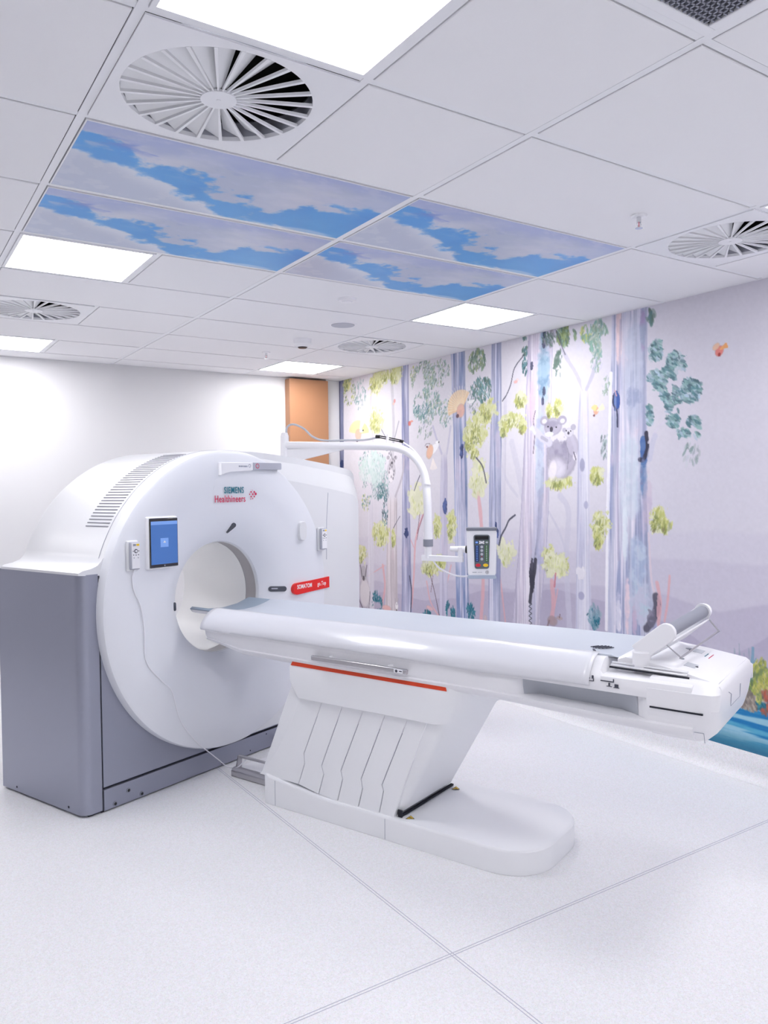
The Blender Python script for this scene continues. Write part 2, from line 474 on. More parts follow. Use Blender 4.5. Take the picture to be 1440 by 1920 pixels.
  ('P',[(0.899,2.518),(0.892,1.983),(0.909,1.311),(0.902,0.736)],0.015,(196,198,216),0.4),
  ('P',[(0.85,2.51),(0.842,1.98),(0.859,1.313),(0.852,0.743)],0.02,(196,198,216),0.4),
  ('P',[(0.793,2.501),(0.785,1.976),(0.802,1.316),(0.794,0.751)],0.012,(196,198,216),0.4),
  ('B',0.885,0.874,0.021,0.169,(236,214,222),(236,214,222),0.7,1176,0.7),
  ('B',0.952,0.797,0.021,0.137,(240,236,244),(240,236,244),0.7,1160,0.7),
  ('B',0.827,0.763,0.02,0.101,(200,180,204),(200,180,204),0.7,1190,0.7),
  ('B',0.901,1.345,0.021,0.203,(224,232,240),(224,232,240),0.7,1172,0.7),
  ('B',3.791,2.601,0.13,0.109,(224,226,186),(206,210,150),0.75,100,1.5),
  ('L',3.791,2.601,0.123,0.104,75,0.03,[(198,200,122),(182,186,104),(212,213,152),(172,178,108)],0.6,900,0.2),
  ('L',3.824,2.566,0.079,0.066,37,0.026,[(146,152,84),(126,136,82),(168,172,100)],0.6,950,0.3),
  ('L',3.805,2.536,0.078,0.044,6,0.022,[(104,118,70),(120,110,90)],0.6,980,0.3),
  ('B',3.644,2.642,0.089,0.058,(224,226,186),(206,210,150),0.75,101,1.5),
  ('L',3.644,2.642,0.085,0.056,45,0.03,[(198,200,122),(182,186,104),(212,213,152),(172,178,108)],0.6,901,0.2),
  ('L',3.667,2.624,0.054,0.035,22,0.026,[(146,152,84),(126,136,82),(168,172,100)],0.6,951,0.3),
  ('L',3.654,2.608,0.054,0.023,6,0.022,[(104,118,70),(120,110,90)],0.6,981,0.3),
  ('B',3.469,2.639,0.103,0.086,(224,226,186),(206,210,150),0.75,102,1.5),
  ('L',3.469,2.639,0.098,0.082,60,0.03,[(198,200,122),(182,186,104),(212,213,152),(172,178,108)],0.6,902,0.2),
  ('L',3.495,2.612,0.062,0.052,30,0.026,[(146,152,84),(126,136,82),(168,172,100)],0.6,952,0.3),
  ('L',3.48,2.589,0.062,0.035,6,0.022,[(104,118,70),(120,110,90)],0.6,982,0.3),
  ('B',3.798,2.243,0.121,0.119,(224,226,186),(206,210,150),0.75,103,1.5),
  ('L',3.798,2.243,0.115,0.113,75,0.03,[(198,200,122),(182,186,104),(212,213,152),(172,178,108)],0.6,903,0.2),
  ('L',3.829,2.203,0.073,0.072,37,0.026,[(146,152,84),(126,136,82),(168,172,100)],0.6,953,0.3),
  ('L',3.811,2.172,0.073,0.048,6,0.022,[(104,118,70),(120,110,90)],0.6,983,0.3),
  ('B',2.429,2.001,0.079,0.127,(224,226,186),(206,210,150),0.75,104,1.5),
  ('L',2.429,2.001,0.075,0.12,83,0.03,[(198,200,122),(182,186,104),(212,213,152),(172,178,108)],0.6,904,0.2),
  ('L',2.449,1.958,0.048,0.076,41,0.026,[(146,152,84),(126,136,82),(168,172,100)],0.6,954,0.3),
  ('L',2.438,1.926,0.048,0.05,6,0.022,[(104,118,70),(120,110,90)],0.6,984,0.3),
  ('B',2.33,2.066,0.116,0.125,(224,226,186),(206,210,150),0.75,105,1.5),
  ('L',2.33,2.066,0.11,0.119,112,0.03,[(198,200,122),(182,186,104),(212,213,152),(172,178,108)],0.6,905,0.2),
  ('L',2.36,2.024,0.07,0.076,56,0.026,[(146,152,84),(126,136,82),(168,172,100)],0.6,955,0.3),
  ('L',2.343,1.992,0.069,0.05,6,0.022,[(104,118,70),(120,110,90)],0.6,985,0.3),
  ('B',2.215,2.201,0.113,0.089,(224,226,186),(206,210,150),0.75,106,1.5),
  ('L',2.215,2.201,0.107,0.085,89,0.03,[(198,200,122),(182,186,104),(212,213,152),(172,178,108)],0.6,906,0.2),
  ('L',2.243,2.172,0.068,0.054,44,0.026,[(146,152,84),(126,136,82),(168,172,100)],0.6,956,0.3),
  ('L',2.227,2.148,0.067,0.036,6,0.022,[(104,118,70),(120,110,90)],0.6,986,0.3),
  ('B',2.371,1.881,0.052,0.058,(224,226,186),(206,210,150),0.75,107,1.5),
  ('L',2.371,1.881,0.049,0.055,43,0.03,[(198,200,122),(182,186,104),(212,213,152),(172,178,108)],0.6,907,0.2),
  ('L',2.385,1.861,0.031,0.035,21,0.026,[(146,152,84),(126,136,82),(168,172,100)],0.6,957,0.3),
  ('L',2.377,1.846,0.031,0.023,6,0.022,[(104,118,70),(120,110,90)],0.6,987,0.3),
  ('B',1.934,2.098,0.127,0.063,(224,226,186),(206,210,150),0.75,108,1.5),
  ('L',1.934,2.098,0.12,0.06,82,0.03,[(198,200,122),(182,186,104),(212,213,152),(172,178,108)],0.6,908,0.2),
  ('L',1.966,2.078,0.077,0.038,41,0.026,[(146,152,84),(126,136,82),(168,172,100)],0.6,958,0.3),
  ('L',1.947,2.061,0.077,0.025,6,0.022,[(104,118,70),(120,110,90)],0.6,988,0.3),
  ('B',2.028,2.045,0.047,0.064,(224,226,186),(206,210,150),0.75,109,1.5),
  ('L',2.028,2.045,0.045,0.06,46,0.03,[(198,200,122),(182,186,104),(212,213,152),(172,178,108)],0.6,909,0.2),
  ('L',2.04,2.024,0.028,0.038,23,0.026,[(146,152,84),(126,136,82),(168,172,100)],0.6,959,0.3),
  ('L',2.033,2.007,0.028,0.025,6,0.022,[(104,118,70),(120,110,90)],0.6,989,0.3),
  ('B',1.827,2.051,0.045,0.054,(224,226,186),(206,210,150),0.75,110,1.5),
  ('L',1.827,2.051,0.042,0.051,43,0.03,[(198,200,122),(182,186,104),(212,213,152),(172,178,108)],0.6,910,0.2),
  ('L',1.838,2.033,0.027,0.032,21,0.026,[(146,152,84),(126,136,82),(168,172,100)],0.6,960,0.3),
  ('L',1.831,2.019,0.027,0.021,6,0.022,[(104,118,70),(120,110,90)],0.6,990,0.3),
  ('B',1.848,2.246,0.068,0.062,(224,226,186),(206,210,150),0.75,111,1.5),
  ('L',1.848,2.246,0.064,0.059,56,0.03,[(198,200,122),(182,186,104),(212,213,152),(172,178,108)],0.6,911,0.2),
  ('L',1.865,2.226,0.04,0.037,28,0.026,[(146,152,84),(126,136,82),(168,172,100)],0.6,961,0.3),
  ('L',1.855,2.21,0.04,0.025,6,0.022,[(104,118,70),(120,110,90)],0.6,991,0.3),
  ('B',1.476,2.15,0.05,0.066,(224,226,186),(206,210,150),0.75,112,1.5),
  ('L',1.476,2.15,0.047,0.062,54,0.03,[(198,200,122),(182,186,104),(212,213,152),(172,178,108)],0.6,912,0.2),
  ('L',1.489,2.128,0.03,0.04,27,0.026,[(146,152,84),(126,136,82),(168,172,100)],0.6,962,0.3),
  ('L',1.481,2.111,0.03,0.026,6,0.022,[(104,118,70),(120,110,90)],0.6,992,0.3),
  ('B',1.558,2.136,0.031,0.052,(224,226,186),(206,210,150),0.75,113,1.5),
  ('L',1.558,2.136,0.029,0.05,39,0.03,[(198,200,122),(182,186,104),(212,213,152),(172,178,108)],0.6,913,0.2),
  ('L',1.566,2.118,0.019,0.031,19,0.026,[(146,152,84),(126,136,82),(168,172,100)],0.6,963,0.3),
  ('L',1.561,2.105,0.019,0.02,6,0.022,[(104,118,70),(120,110,90)],0.6,993,0.3),
  ('B',3.744,1.192,0.138,0.12,(224,226,186),(206,210,150),0.75,114,1.5),
  ('L',3.744,1.192,0.131,0.114,83,0.03,[(198,200,122),(182,186,104),(212,213,152),(172,178,108)],0.6,914,0.2),
  ('L',3.779,1.148,0.083,0.073,41,0.026,[(146,152,84),(126,136,82),(168,172,100)],0.6,964,0.3),
  ('L',3.759,1.119,0.083,0.048,6,0.022,[(104,118,70),(120,110,90)],0.6,994,0.3),
  ('B',3.529,1.152,0.035,0.088,(224,226,186),(206,210,150),0.75,115,1.5),
  ('L',3.529,1.152,0.034,0.084,37,0.03,[(198,200,122),(182,186,104),(212,213,152),(172,178,108)],0.6,915,0.2),
  ('L',3.539,1.121,0.021,0.053,18,0.026,[(146,152,84),(126,136,82),(168,172,100)],0.6,965,0.3),
  ('L',3.534,1.099,0.021,0.035,6,0.022,[(104,118,70),(120,110,90)],0.6,995,0.3),
  ('B',2.866,1.283,0.052,0.099,(224,226,186),(206,210,150),0.75,116,1.5),
  ('L',2.866,1.283,0.049,0.094,50,0.03,[(198,200,122),(182,186,104),(212,213,152),(172,178,108)],0.6,916,0.2),
  ('L',2.879,1.248,0.032,0.059,25,0.026,[(146,152,84),(126,136,82),(168,172,100)],0.6,966,0.3),
  ('L',2.872,1.223,0.031,0.039,6,0.022,[(104,118,70),(120,110,90)],0.6,996,0.3),
  ('B',2.67,1.303,0.063,0.132,(224,226,186),(206,210,150),0.75,117,1.5),
  ('L',2.67,1.303,0.06,0.125,69,0.03,[(198,200,122),(182,186,104),(212,213,152),(172,178,108)],0.6,917,0.2),
  ('L',2.686,1.256,0.038,0.08,34,0.026,[(146,152,84),(126,136,82),(168,172,100)],0.6,967,0.3),
  ('L',2.677,1.224,0.039,0.053,6,0.022,[(104,118,70),(120,110,90)],0.6,997,0.3),
  ('B',2.976,0.941,0.123,0.083,(224,226,186),(206,210,150),0.75,118,1.5),
  ('L',2.976,0.941,0.117,0.078,72,0.03,[(198,200,122),(182,186,104),(212,213,152),(172,178,108)],0.6,918,0.2),
  ('L',3.008,0.91,0.074,0.049,36,0.026,[(146,152,84),(126,136,82),(168,172,100)],0.6,968,0.3),
  ('L',2.989,0.891,0.074,0.033,6,0.022,[(104,118,70),(120,110,90)],0.6,998,0.3),
  ('B',2.826,0.984,0.074,0.063,(224,226,186),(206,210,150),0.75,119,1.5),
  ('L',2.826,0.984,0.07,0.06,48,0.03,[(198,200,122),(182,186,104),(212,213,152),(172,178,108)],0.6,919,0.2),
  ('L',2.844,0.961,0.044,0.038,24,0.026,[(146,152,84),(126,136,82),(168,172,100)],0.6,969,0.3),
  ('L',2.833,0.946,0.044,0.025,6,0.022,[(104,118,70),(120,110,90)],0.6,999,0.3),
  ('B',4.083,0.97,0.08,0.094,(224,226,186),(206,210,150),0.75,120,1.5),
  ('L',4.083,0.97,0.075,0.089,49,0.03,[(198,200,122),(182,186,104),(212,213,152),(172,178,108)],0.6,920,0.2),
  ('L',4.103,0.936,0.047,0.056,24,0.026,[(146,152,84),(126,136,82),(168,172,100)],0.6,970,0.3),
  ('L',4.092,0.913,0.048,0.038,6,0.022,[(104,118,70),(120,110,90)],0.6,1000,0.3),
  ('B',1.131,1.68,0.063,0.063,(224,226,186),(206,210,150),0.75,121,1.5),
  ('L',1.131,1.68,0.06,0.06,66,0.03,[(198,200,122),(182,186,104),(212,213,152),(172,178,108)],0.6,921,0.2),
  ('L',1.146,1.658,0.038,0.038,33,0.026,[(146,152,84),(126,136,82),(168,172,100)],0.6,971,0.3),
  ('L',1.137,1.642,0.038,0.025,6,0.022,[(104,118,70),(120,110,90)],0.6,1001,0.3),
  ('B',1.469,1.639,0.131,0.051,(224,226,186),(206,210,150),0.75,122,1.5),
  ('L',1.469,1.639,0.124,0.049,84,0.03,[(198,200,122),(182,186,104),(212,213,152),(172,178,108)],0.6,922,0.2),
  ('L',1.502,1.621,0.08,0.031,42,0.026,[(146,152,84),(126,136,82),(168,172,100)],0.6,972,0.3),
  ('L',1.482,1.608,0.079,0.021,6,0.022,[(104,118,70),(120,110,90)],0.6,1002,0.3),
  ('B',1.553,1.097,0.072,0.097,(224,226,186),(206,210,150),0.75,123,1.5),
  ('L',1.553,1.097,0.069,0.093,84,0.03,[(198,200,122),(182,186,104),(212,213,152),(172,178,108)],0.6,923,0.2),
  ('L',1.571,1.061,0.043,0.059,42,0.026,[(146,152,84),(126,136,82),(168,172,100)],0.6,973,0.3),
  ('L',1.561,1.037,0.044,0.039,6,0.022,[(104,118,70),(120,110,90)],0.6,1003,0.3),
  ('B',1.451,1.067,0.07,0.074,(224,226,186),(206,210,150),0.75,124,1.5),
  ('L',1.451,1.067,0.067,0.071,70,0.03,[(198,200,122),(182,186,104),(212,213,152),(172,178,108)],0.6,924,0.2),
  ('L',1.469,1.039,0.042,0.045,35,0.026,[(146,152,84),(126,136,82),(168,172,100)],0.6,974,0.3),
  ('L',1.459,1.022,0.042,0.029,6,0.022,[(104,118,70),(120,110,90)],0.6,1004,0.3),
  ('B',1.1,1.356,0.072,0.105,(224,226,186),(206,210,150),0.75,125,1.5),
  ('L',1.1,1.356,0.068,0.1,102,0.03,[(198,200,122),(182,186,104),(212,213,152),(172,178,108)],0.6,925,0.2),
  ('L',1.118,1.318,0.043,0.063,51,0.026,[(146,152,84),(126,136,82),(168,172,100)],0.6,975,0.3),
  ('L',1.107,1.292,0.043,0.042,6,0.022,[(104,118,70),(120,110,90)],0.6,1005,0.3),
  ('B',1.118,1.268,0.045,0.071,(224,226,186),(206,210,150),0.75,126,1.5),
  ('L',1.118,1.268,0.042,0.067,58,0.03,[(198,200,122),(182,186,104),(212,213,152),(172,178,108)],0.6,926,0.2),
  ('L',1.129,1.242,0.027,0.042,29,0.026,[(146,152,84),(126,136,82),(168,172,100)],0.6,976,0.3),
  ('L',1.123,1.225,0.027,0.028,6,0.022,[(104,118,70),(120,110,90)],0.6,1006,0.3),
  ('B',0.648,1.403,0.061,0.084,(224,226,186),(206,210,150),0.75,127,1.5),
  ('L',0.648,1.403,0.058,0.08,92,0.03,[(198,200,122),(182,186,104),(212,213,152),(172,178,108)],0.6,927,0.2),
  ('L',0.664,1.373,0.037,0.05,46,0.026,[(146,152,84),(126,136,82),(168,172,100)],0.6,977,0.3),
  ('L',0.654,1.352,0.037,0.033,6,0.022,[(104,118,70),(120,110,90)],0.6,1007,0.3),
  ('B',0.603,1.372,0.03,0.051,(224,226,186),(206,210,150),0.75,128,1.5),
  ('L',0.603,1.372,0.029,0.048,46,0.03,[(198,200,122),(182,186,104),(212,213,152),(172,178,108)],0.6,928,0.2),
  ('L',0.61,1.354,0.018,0.031,23,0.026,[(146,152,84),(126,136,82),(168,172,100)],0.6,978,0.3),
  ('L',0.606,1.341,0.018,0.021,6,0.022,[(104,118,70),(120,110,90)],0.6,1008,0.3),
  ('B',4.341,2.655,0.073,0.084,(224,226,186),(206,210,150),0.75,129,1.5),
  ('L',4.341,2.655,0.069,0.08,43,0.03,[(198,200,122),(182,186,104),(212,213,152),(172,178,108)],0.6,929,0.2),
  ('L',4.36,2.628,0.044,0.05,21,0.026,[(146,152,84),(126,136,82),(168,172,100)],0.6,979,0.3),
  ('L',4.35,2.605,0.044,0.033,6,0.022,[(104,118,70),(120,110,90)],0.6,1009,0.3),
  ('B',2.328,1.67,0.128,0.125,(220,223,182),(230,230,206),0.75,300,1.2),
  ('L',2.328,1.645,0.093,0.088,40,0.03,[(206,212,140),(190,198,120),(222,224,180)],0.5,330,0.2),
  ('B',3.156,1.506,0.141,0.139,(220,223,182),(230,230,206),0.75,301,1.2),
  ('L',3.156,1.478,0.102,0.098,40,0.03,[(206,212,140),(190,198,120),(222,224,180)],0.5,331,0.2),
  ('B',2.012,1.124,0.104,0.105,(220,223,182),(230,230,206),0.75,302,1.2),
  ('L',2.012,1.1,0.076,0.073,40,0.03,[(206,212,140),(190,198,120),(222,224,180)],0.5,332,0.2),
  ('B',2.307,1.795,0.071,0.042,(220,223,182),(230,230,206),0.75,303,1.2),
  ('L',2.308,1.77,0.051,0.029,40,0.03,[(206,212,140),(190,198,120),(222,224,180)],0.5,333,0.2),
  ('B',1.502,1.07,0.123,0.097,(220,223,182),(230,230,206),0.75,304,1.2),
  ('L',1.502,1.048,0.09,0.068,40,0.03,[(206,212,140),(190,198,120),(222,224,180)],0.5,334,0.2),
  ('P',[(2.352,1.846),(2.276,1.773),(2.233,1.648)],0.018,(80,80,95),0.8),
  ('P',[(2.977,0.882),(2.911,0.728),(2.846,0.532)],0.012,(90,76,86),0.8),
  ('P',[(2.932,0.863),(2.964,0.723)],0.008,(120,90,100),0.7),
  ('P',[(3.118,1.381),(3.152,1.217)],0.012,(120,80,90),0.7),
  ('P',[(1.502,1.007),(1.513,0.913)],0.02,(200,120,130),0.8),
  ('L',4.291,2.57,0.124,0.136,121,0.022400000000000003,[(196,200,118),(140,165,145),(165,180,110),(95,120,110)],0.85,1,0.3),
  ('L',4.089,2.533,0.118,0.154,80,0.03,[(128,166,162),(90,132,136),(170,196,192),(112,150,150)],0.7,2,0.3),
  ('L',3.038,2.539,0.185,0.163,324,0.0256,[(140,165,145),(95,120,110),(165,180,150),(140,172,165),(175,185,190)],0.85,3,0.4),
  ('L',2.805,2.563,0.131,0.115,148,0.022400000000000003,[(140,165,145),(95,120,110),(165,180,150),(140,172,165),(175,185,190)],0.85,4,0.4),
  ('L',3.003,2.317,0.2,0.154,297,0.0256,[(140,165,145),(95,120,110),(165,180,150),(140,172,165),(175,185,190),(128,166,162),(90,132,136),(170,196,192),(112,150,150)],0.85,5,0.4),
  ('L',3.088,2.288,0.11,0.083,121,0.0256,[(84,128,136),(132,168,166)],0.8,6,0.3),
  ('L',3.044,2.116,0.124,0.091,50,0.03,[(95,120,110),(140,165,145),(190,188,208)],0.6,7,0.4),
  ('L',2.744,2.227,0.101,0.115,121,0.022400000000000003,[(128,166,162),(90,132,136),(170,196,192),(112,150,150),(140,165,145),(95,120,110),(165,180,150),(140,172,165),(175,185,190)],0.8,8,0.4),
  ('L',3.195,2.604,0.048,0.074,40,0.022400000000000003,[(196,200,118),(140,165,145),(165,180,110),(95,120,110)],0.9,9,0.2),
  ('L',2.338,2.586,0.103,0.108,162,0.032,[(95,120,110),(120,140,120),(140,165,145),(150,165,120)],0.9,10,0.2),
  ('L',2.283,2.372,0.115,0.099,175,0.032,[(84,128,136),(95,120,110),(132,168,166)],0.85,11,-0.2),
  ('L',2.38,2.3,0.091,0.117,81,0.022400000000000003,[(95,120,110),(190,188,208)],0.7,12,0.2),
  ('L',3.89,1.856,0.246,0.122,270,0.022400000000000003,[(132,168,166),(84,128,136),(185,214,206),(140,185,175)],0.85,13,0.2),
  ('L',3.818,1.667,0.243,0.161,351,0.022400000000000003,[(128,166,162),(90,132,136),(170,196,192),(112,150,150)],0.8,14,0.2),
  ('L',3.7,1.567,0.109,0.089,121,0.0256,[(84,128,136),(60,100,105)],0.8,15,0.1),
  ('L',4.003,1.49,0.078,0.093,81,0.022400000000000003,[(84,128,136),(196,200,118)],0.8,16,0.1),
  ('L',3.668,1.369,0.054,0.109,54,0.0256,[(60,80,90),(84,128,136)],0.8,17,0),
  ('B',3.863,1.794,0.226,0.151,(214,228,226),(200,220,216),0.6,61,1.2),
  ('L',1.8,2.626,0.028,0.092,54,0.0256,[(84,128,136),(95,120,110)],0.85,18,0.3),
  ('L',1.801,2.48,0.027,0.061,32,0.0256,[(84,128,136),(50,90,95)],0.85,19,0.2),
  ('L',1.395,2.642,0.088,0.072,148,0.0384,[(120,140,90),(140,165,145),(150,165,110),(95,120,110)],0.85,20,-0.3),
  ('L',1.555,2.643,0.061,0.059,67,0.032,[(140,140,150),(95,120,110)],0.7,21,-0.5),
  ('L',1.465,2.446,0.045,0.095,81,0.032,[(95,120,110),(110,130,120)],0.85,22,0.1),
  ('L',1.191,2.628,0.073,0.063,108,0.032,[(196,200,118),(132,168,166),(140,170,120)],0.8,23,0.1),
  ('L',1.115,2.57,0.081,0.117,229,0.032,[(132,168,166),(130,175,160),(140,165,145),(190,200,190)],0.8,24,0.1),
  ('L',1.133,2.417,0.054,0.062,40,0.0256,[(140,165,145),(132,168,166),(190,188,208)],0.7,25,0.3),
  ('L',1.049,2.255,0.035,0.062,40,0.022400000000000003,[(140,165,145),(190,200,205)],0.7,26,0.2),
  ('B',0.675,2.434,0.048,0.063,(176,200,206),(150,178,188),0.45,500,1.2),
  ('L',0.675,2.434,0.054,0.071,148,0.0352,[(132,168,166),(84,128,136),(150,185,185),(80,110,120),(170,190,205)],0.85,400,-0.9),
  ('B',0.525,2.326,0.059,0.062,(176,200,206),(150,178,188),0.45,501,1.2),
  ('L',0.525,2.326,0.065,0.069,202,0.0352,[(132,168,166),(84,128,136),(150,185,185),(80,110,120),(170,190,205)],0.85,401,-0.9),
  ('L',0.637,2.246,0.099,0.064,216,0.0352,[(132,168,166),(84,128,136),(150,185,185),(80,110,120),(170,190,205)],0.85,402,-0.9),
  ('B',0.432,2.16,0.064,0.061,(176,200,206),(150,178,188),0.45,503,1.2),
  ('L',0.432,2.16,0.071,0.067,243,0.0352,[(132,168,166),(84,128,136),(150,185,185),(80,110,120),(170,190,205)],0.85,403,-0.9),
  ('L',0.569,2.15,0.067,0.056,135,0.0352,[(132,168,166),(84,128,136),(150,185,185),(80,110,120),(170,190,205)],0.85,404,-0.9),
  ('L',0.714,2.036,0.024,0.065,67,0.0352,[(132,168,166),(84,128,136),(150,185,185),(80,110,120),(170,190,205)],0.85,405,-0.9),
  ('L',0.547,1.99,0.051,0.038,81,0.0352,[(132,168,166),(84,128,136),(150,185,185),(80,110,120),(170,190,205)],0.85,406,-0.9),
  ('L',0.41,1.949,0.042,0.068,54,0.0352,[(132,168,166),(84,128,136),(150,185,185),(80,110,120),(170,190,205)],0.85,407,-0.9),
  ('L',0.474,1.916,0.043,0.025,54,0.0352,[(132,168,166),(84,128,136),(150,185,185),(80,110,120),(170,190,205)],0.85,408,-0.9),
  ('L',0.54,2.084,0.058,0.05,67,0.0352,[(132,168,166),(84,128,136),(150,185,185),(80,110,120),(170,190,205)],0.85,409,-0.9),
  ('L',0.699,2.614,0.023,0.057,16,0.05,[(95,120,110),(84,128,136)],0.7,420,0),
  ('L',0.424,1.796,0.056,0.074,35,0.032,[(190,196,200),(130,150,150),(180,185,195)],0.8,421,0.2),
  ('L',1.072,1.865,0.031,0.09,29,0.032,[(150,170,168),(190,200,205),(110,125,128)],0.8,422,0.3),
  ('L',0.569,1.373,0.03,0.019,8,0.03,[(196,200,118),(170,175,140)],0.8,423,0.3),
  ('P',[(0.722,1.874),(0.645,1.966),(0.592,1.994)],0.02,(215,210,224),0.8),
  ('P',[(0.714,1.776),(0.691,1.872),(0.675,1.91)],0.05,(200,200,218),0.8),
  ('P',[(1.806,2.569),(1.908,2.487),(1.949,2.375),(1.996,2.301),(2.044,2.258)],0.012,(70,72,90),0.85),
  ('P',[(1.911,1.404),(1.975,1.366),(2.016,1.305),(2.065,1.243),(2.089,1.172)],0.018,(64,66,84),0.9),
  ('P',[(1.975,1.366),(1.94,1.383)],0.01,(64,66,84),0.9),
  ('P',[(3.097,1.737),(3.153,1.659),(3.195,1.59)],0.014,(90,92,110),0.85),
  ('P',[(3.422,1.36),(3.492,1.29),(3.528,1.25)],0.012,(90,92,110),0.8),
  ('P',[(3.055,1.396),(3.128,1.265),(3.161,1.161)],0.012,(140,100,120),0.8),
  ('P',[(1.489,2.687),(1.444,2.588),(1.405,2.51)],0.01,(90,90,105),0.8),
  ('B',3.324,1.21,0.034,0.057,(70,90,150),(50,60,100),0.85,1762,0.8),
  ('B',2.531,1.909,0.027,0.06,(70,90,150),(50,60,100),0.85,1711,0.8),
  ('B',2.107,1.261,0.012,0.041,(70,90,150),(50,60,100),0.85,1933,0.8),
  ('B',4.455,1.853,0.032,0.054,(70,90,150),(50,60,100),0.85,1513,0.8),
  ('B',2.124,1.321,0.012,0.033,(70,90,150),(50,60,100),0.85,1915,0.8),
  ('B',2.754,1.455,0.029,0.062,(70,90,150),(50,60,100),0.85,1785,0.8),
  ('P',[(3.28,0.832),(3.249,0.693),(3.269,0.5)],0.02,(70,72,96),0.8),
  ('L',3.821,0.541,0.093,0.102,148,0.0256,[(40,110,130),(60,130,145),(30,90,110)],0.9,707,0.2),
  ('L',2.693,0.596,0.065,0.097,148,0.0256,[(40,110,130),(60,130,145),(30,90,110)],0.9,845,0.2),
  ('L',2.438,0.607,0.06,0.086,148,0.0256,[(40,110,130),(60,130,145),(30,90,110)],0.9,882,0.2),
  ('L',3.029,0.531,0.062,0.023,148,0.0256,[(40,110,130),(60,130,145),(30,90,110)],0.9,800,0.2),
  ('L',1.165,0.734,0.055,0.071,148,0.0256,[(40,110,130),(60,130,145),(30,90,110)],0.9,1112,0.2),
  ('L',0.014,0.419,0.06,0.017,148,0.0256,[(40,110,130),(60,130,145),(30,90,110)],0.9,1420,0.2),
  ('L',1.151,0.754,0.055,0.085,54,0.0384,[(150,175,185),(120,150,165)],0.7,77,0.1),
  ('P',[(2.527,2.246),(2.44,2.362)],0.02,(238,205,160),0.8),
  ('P',[(2.527,2.246),(2.455,2.37)],0.02,(238,205,160),0.8),
  ('P',[(2.527,2.246),(2.47,2.377)],0.02,(238,205,160),0.8),
  ('P',[(2.527,2.246),(2.486,2.383)],0.02,(238,205,160),0.8),
  ('P',[(2.527,2.246),(2.502,2.387)],0.02,(238,205,160),0.8),
  ('P',[(2.527,2.246),(2.519,2.39)],0.02,(238,205,160),0.8),
  ('P',[(2.527,2.246),(2.536,2.392)],0.02,(238,205,160),0.8),
  ('P',[(2.527,2.246),(2.553,2.392)],0.02,(238,205,160),0.8),
  ('P',[(2.527,2.246),(2.57,2.391)],0.02,(238,205,160),0.8),
  ('P',[(2.527,2.246),(2.586,2.389)],0.02,(238,205,160),0.8),
  ('P',[(2.527,2.246),(2.602,2.385)],0.02,(238,205,160),0.8),
  ('P',[(2.527,2.246),(2.617,2.379)],0.02,(238,205,160),0.8),
  ('P',[(2.527,2.246),(2.632,2.373)],0.02,(238,205,160),0.8),
  ('P',[(2.527,2.246),(2.645,2.365)],0.02,(238,205,160),0.8),
  ('P',[(2.527,2.246),(2.657,2.356)],0.02,(238,205,160),0.8),
  ('P',[(2.527,2.246),(2.668,2.346)],0.02,(238,205,160),0.8),
  ('P',[(2.527,2.246),(2.678,2.335)],0.02,(238,205,160),0.8),
  ('P',[(2.527,2.246),(2.687,2.323)],0.02,(238,205,160),0.8),
  ('P',[(2.527,2.246),(2.693,2.31)],0.02,(238,205,160),0.8),
  ('P',[(2.527,2.246),(2.698,2.297)],0.02,(238,205,160),0.8),
  ('P',[(2.527,2.246),(2.702,2.283)],0.02,(238,205,160),0.8),
  ('P',[(2.527,2.246),(2.704,2.269)],0.02,(238,205,160),0.8),
  ('P',[(2.527,2.246),(2.704,2.254)],0.02,(238,205,160),0.8),
  ('P',[(2.527,2.246),(2.702,2.24)],0.02,(238,205,160),0.8),
  ('P',[(2.527,2.246),(2.699,2.225)],0.02,(238,205,160),0.8),
  ('P',[(2.527,2.246),(2.694,2.211)],0.02,(238,205,160),0.8),
  ('P',[(2.527,2.246),(2.453,2.406)],0.008,(240,236,225),0.5),
  ('P',[(2.527,2.246),(2.485,2.417)],0.008,(240,236,225),0.5),
  ('P',[(2.527,2.246),(2.519,2.424)],0.008,(240,236,225),0.5),
  ('P',[(2.527,2.246),(2.554,2.427)],0.008,(240,236,225),0.5),
  ('P',[(2.527,2.246),(2.588,2.425)],0.008,(240,236,225),0.5),
  ('P',[(2.527,2.246),(2.62,2.418)],0.008,(240,236,225),0.5),
  ('P',[(2.527,2.246),(2.651,2.406)],0.008,(240,236,225),0.5),
  ('P',[(2.527,2.246),(2.678,2.39)],0.008,(240,236,225),0.5),
  ('P',[(2.527,2.246),(2.702,2.37)],0.008,(240,236,225),0.5),
  ('P',[(2.527,2.246),(2.721,2.347)],0.008,(240,236,225),0.5),
  ('P',[(2.527,2.246),(2.735,2.321)],0.008,(240,236,225),0.5),
  ('P',[(2.527,2.246),(2.744,2.293)],0.008,(240,236,225),0.5),
  ('P',[(2.527,2.246),(2.747,2.264)],0.008,(240,236,225),0.5),
  ('P',[(2.527,2.246),(2.744,2.234)],0.008,(240,236,225),0.5),
  ('E',2.541,2.23,0.054,0.06,0.5,(226,178,160),0.9,0.25),
  ('E',2.406,2.29,0.059,0.017,0,(240,240,240),0.9,0.25),
  ('E',2.582,2.191,0.021,0.017,0,(90,60,70),0.9,0.25),
  ('P',[(2.406,2.311),(2.392,2.351),(2.354,2.305),(2.393,2.268)],0.01,(100,130,130),0.9),
  ('P',[(4.127,2.154),(4.096,2.264)],0.03,(242,222,170),0.8),
  ('P',[(4.127,2.154),(4.111,2.267)],0.03,(242,222,170),0.8),
  ('P',[(4.127,2.154),(4.126,2.268)],0.03,(242,222,170),0.8),
  ('P',[(4.127,2.154),(4.142,2.269)],0.03,(242,222,170),0.8),
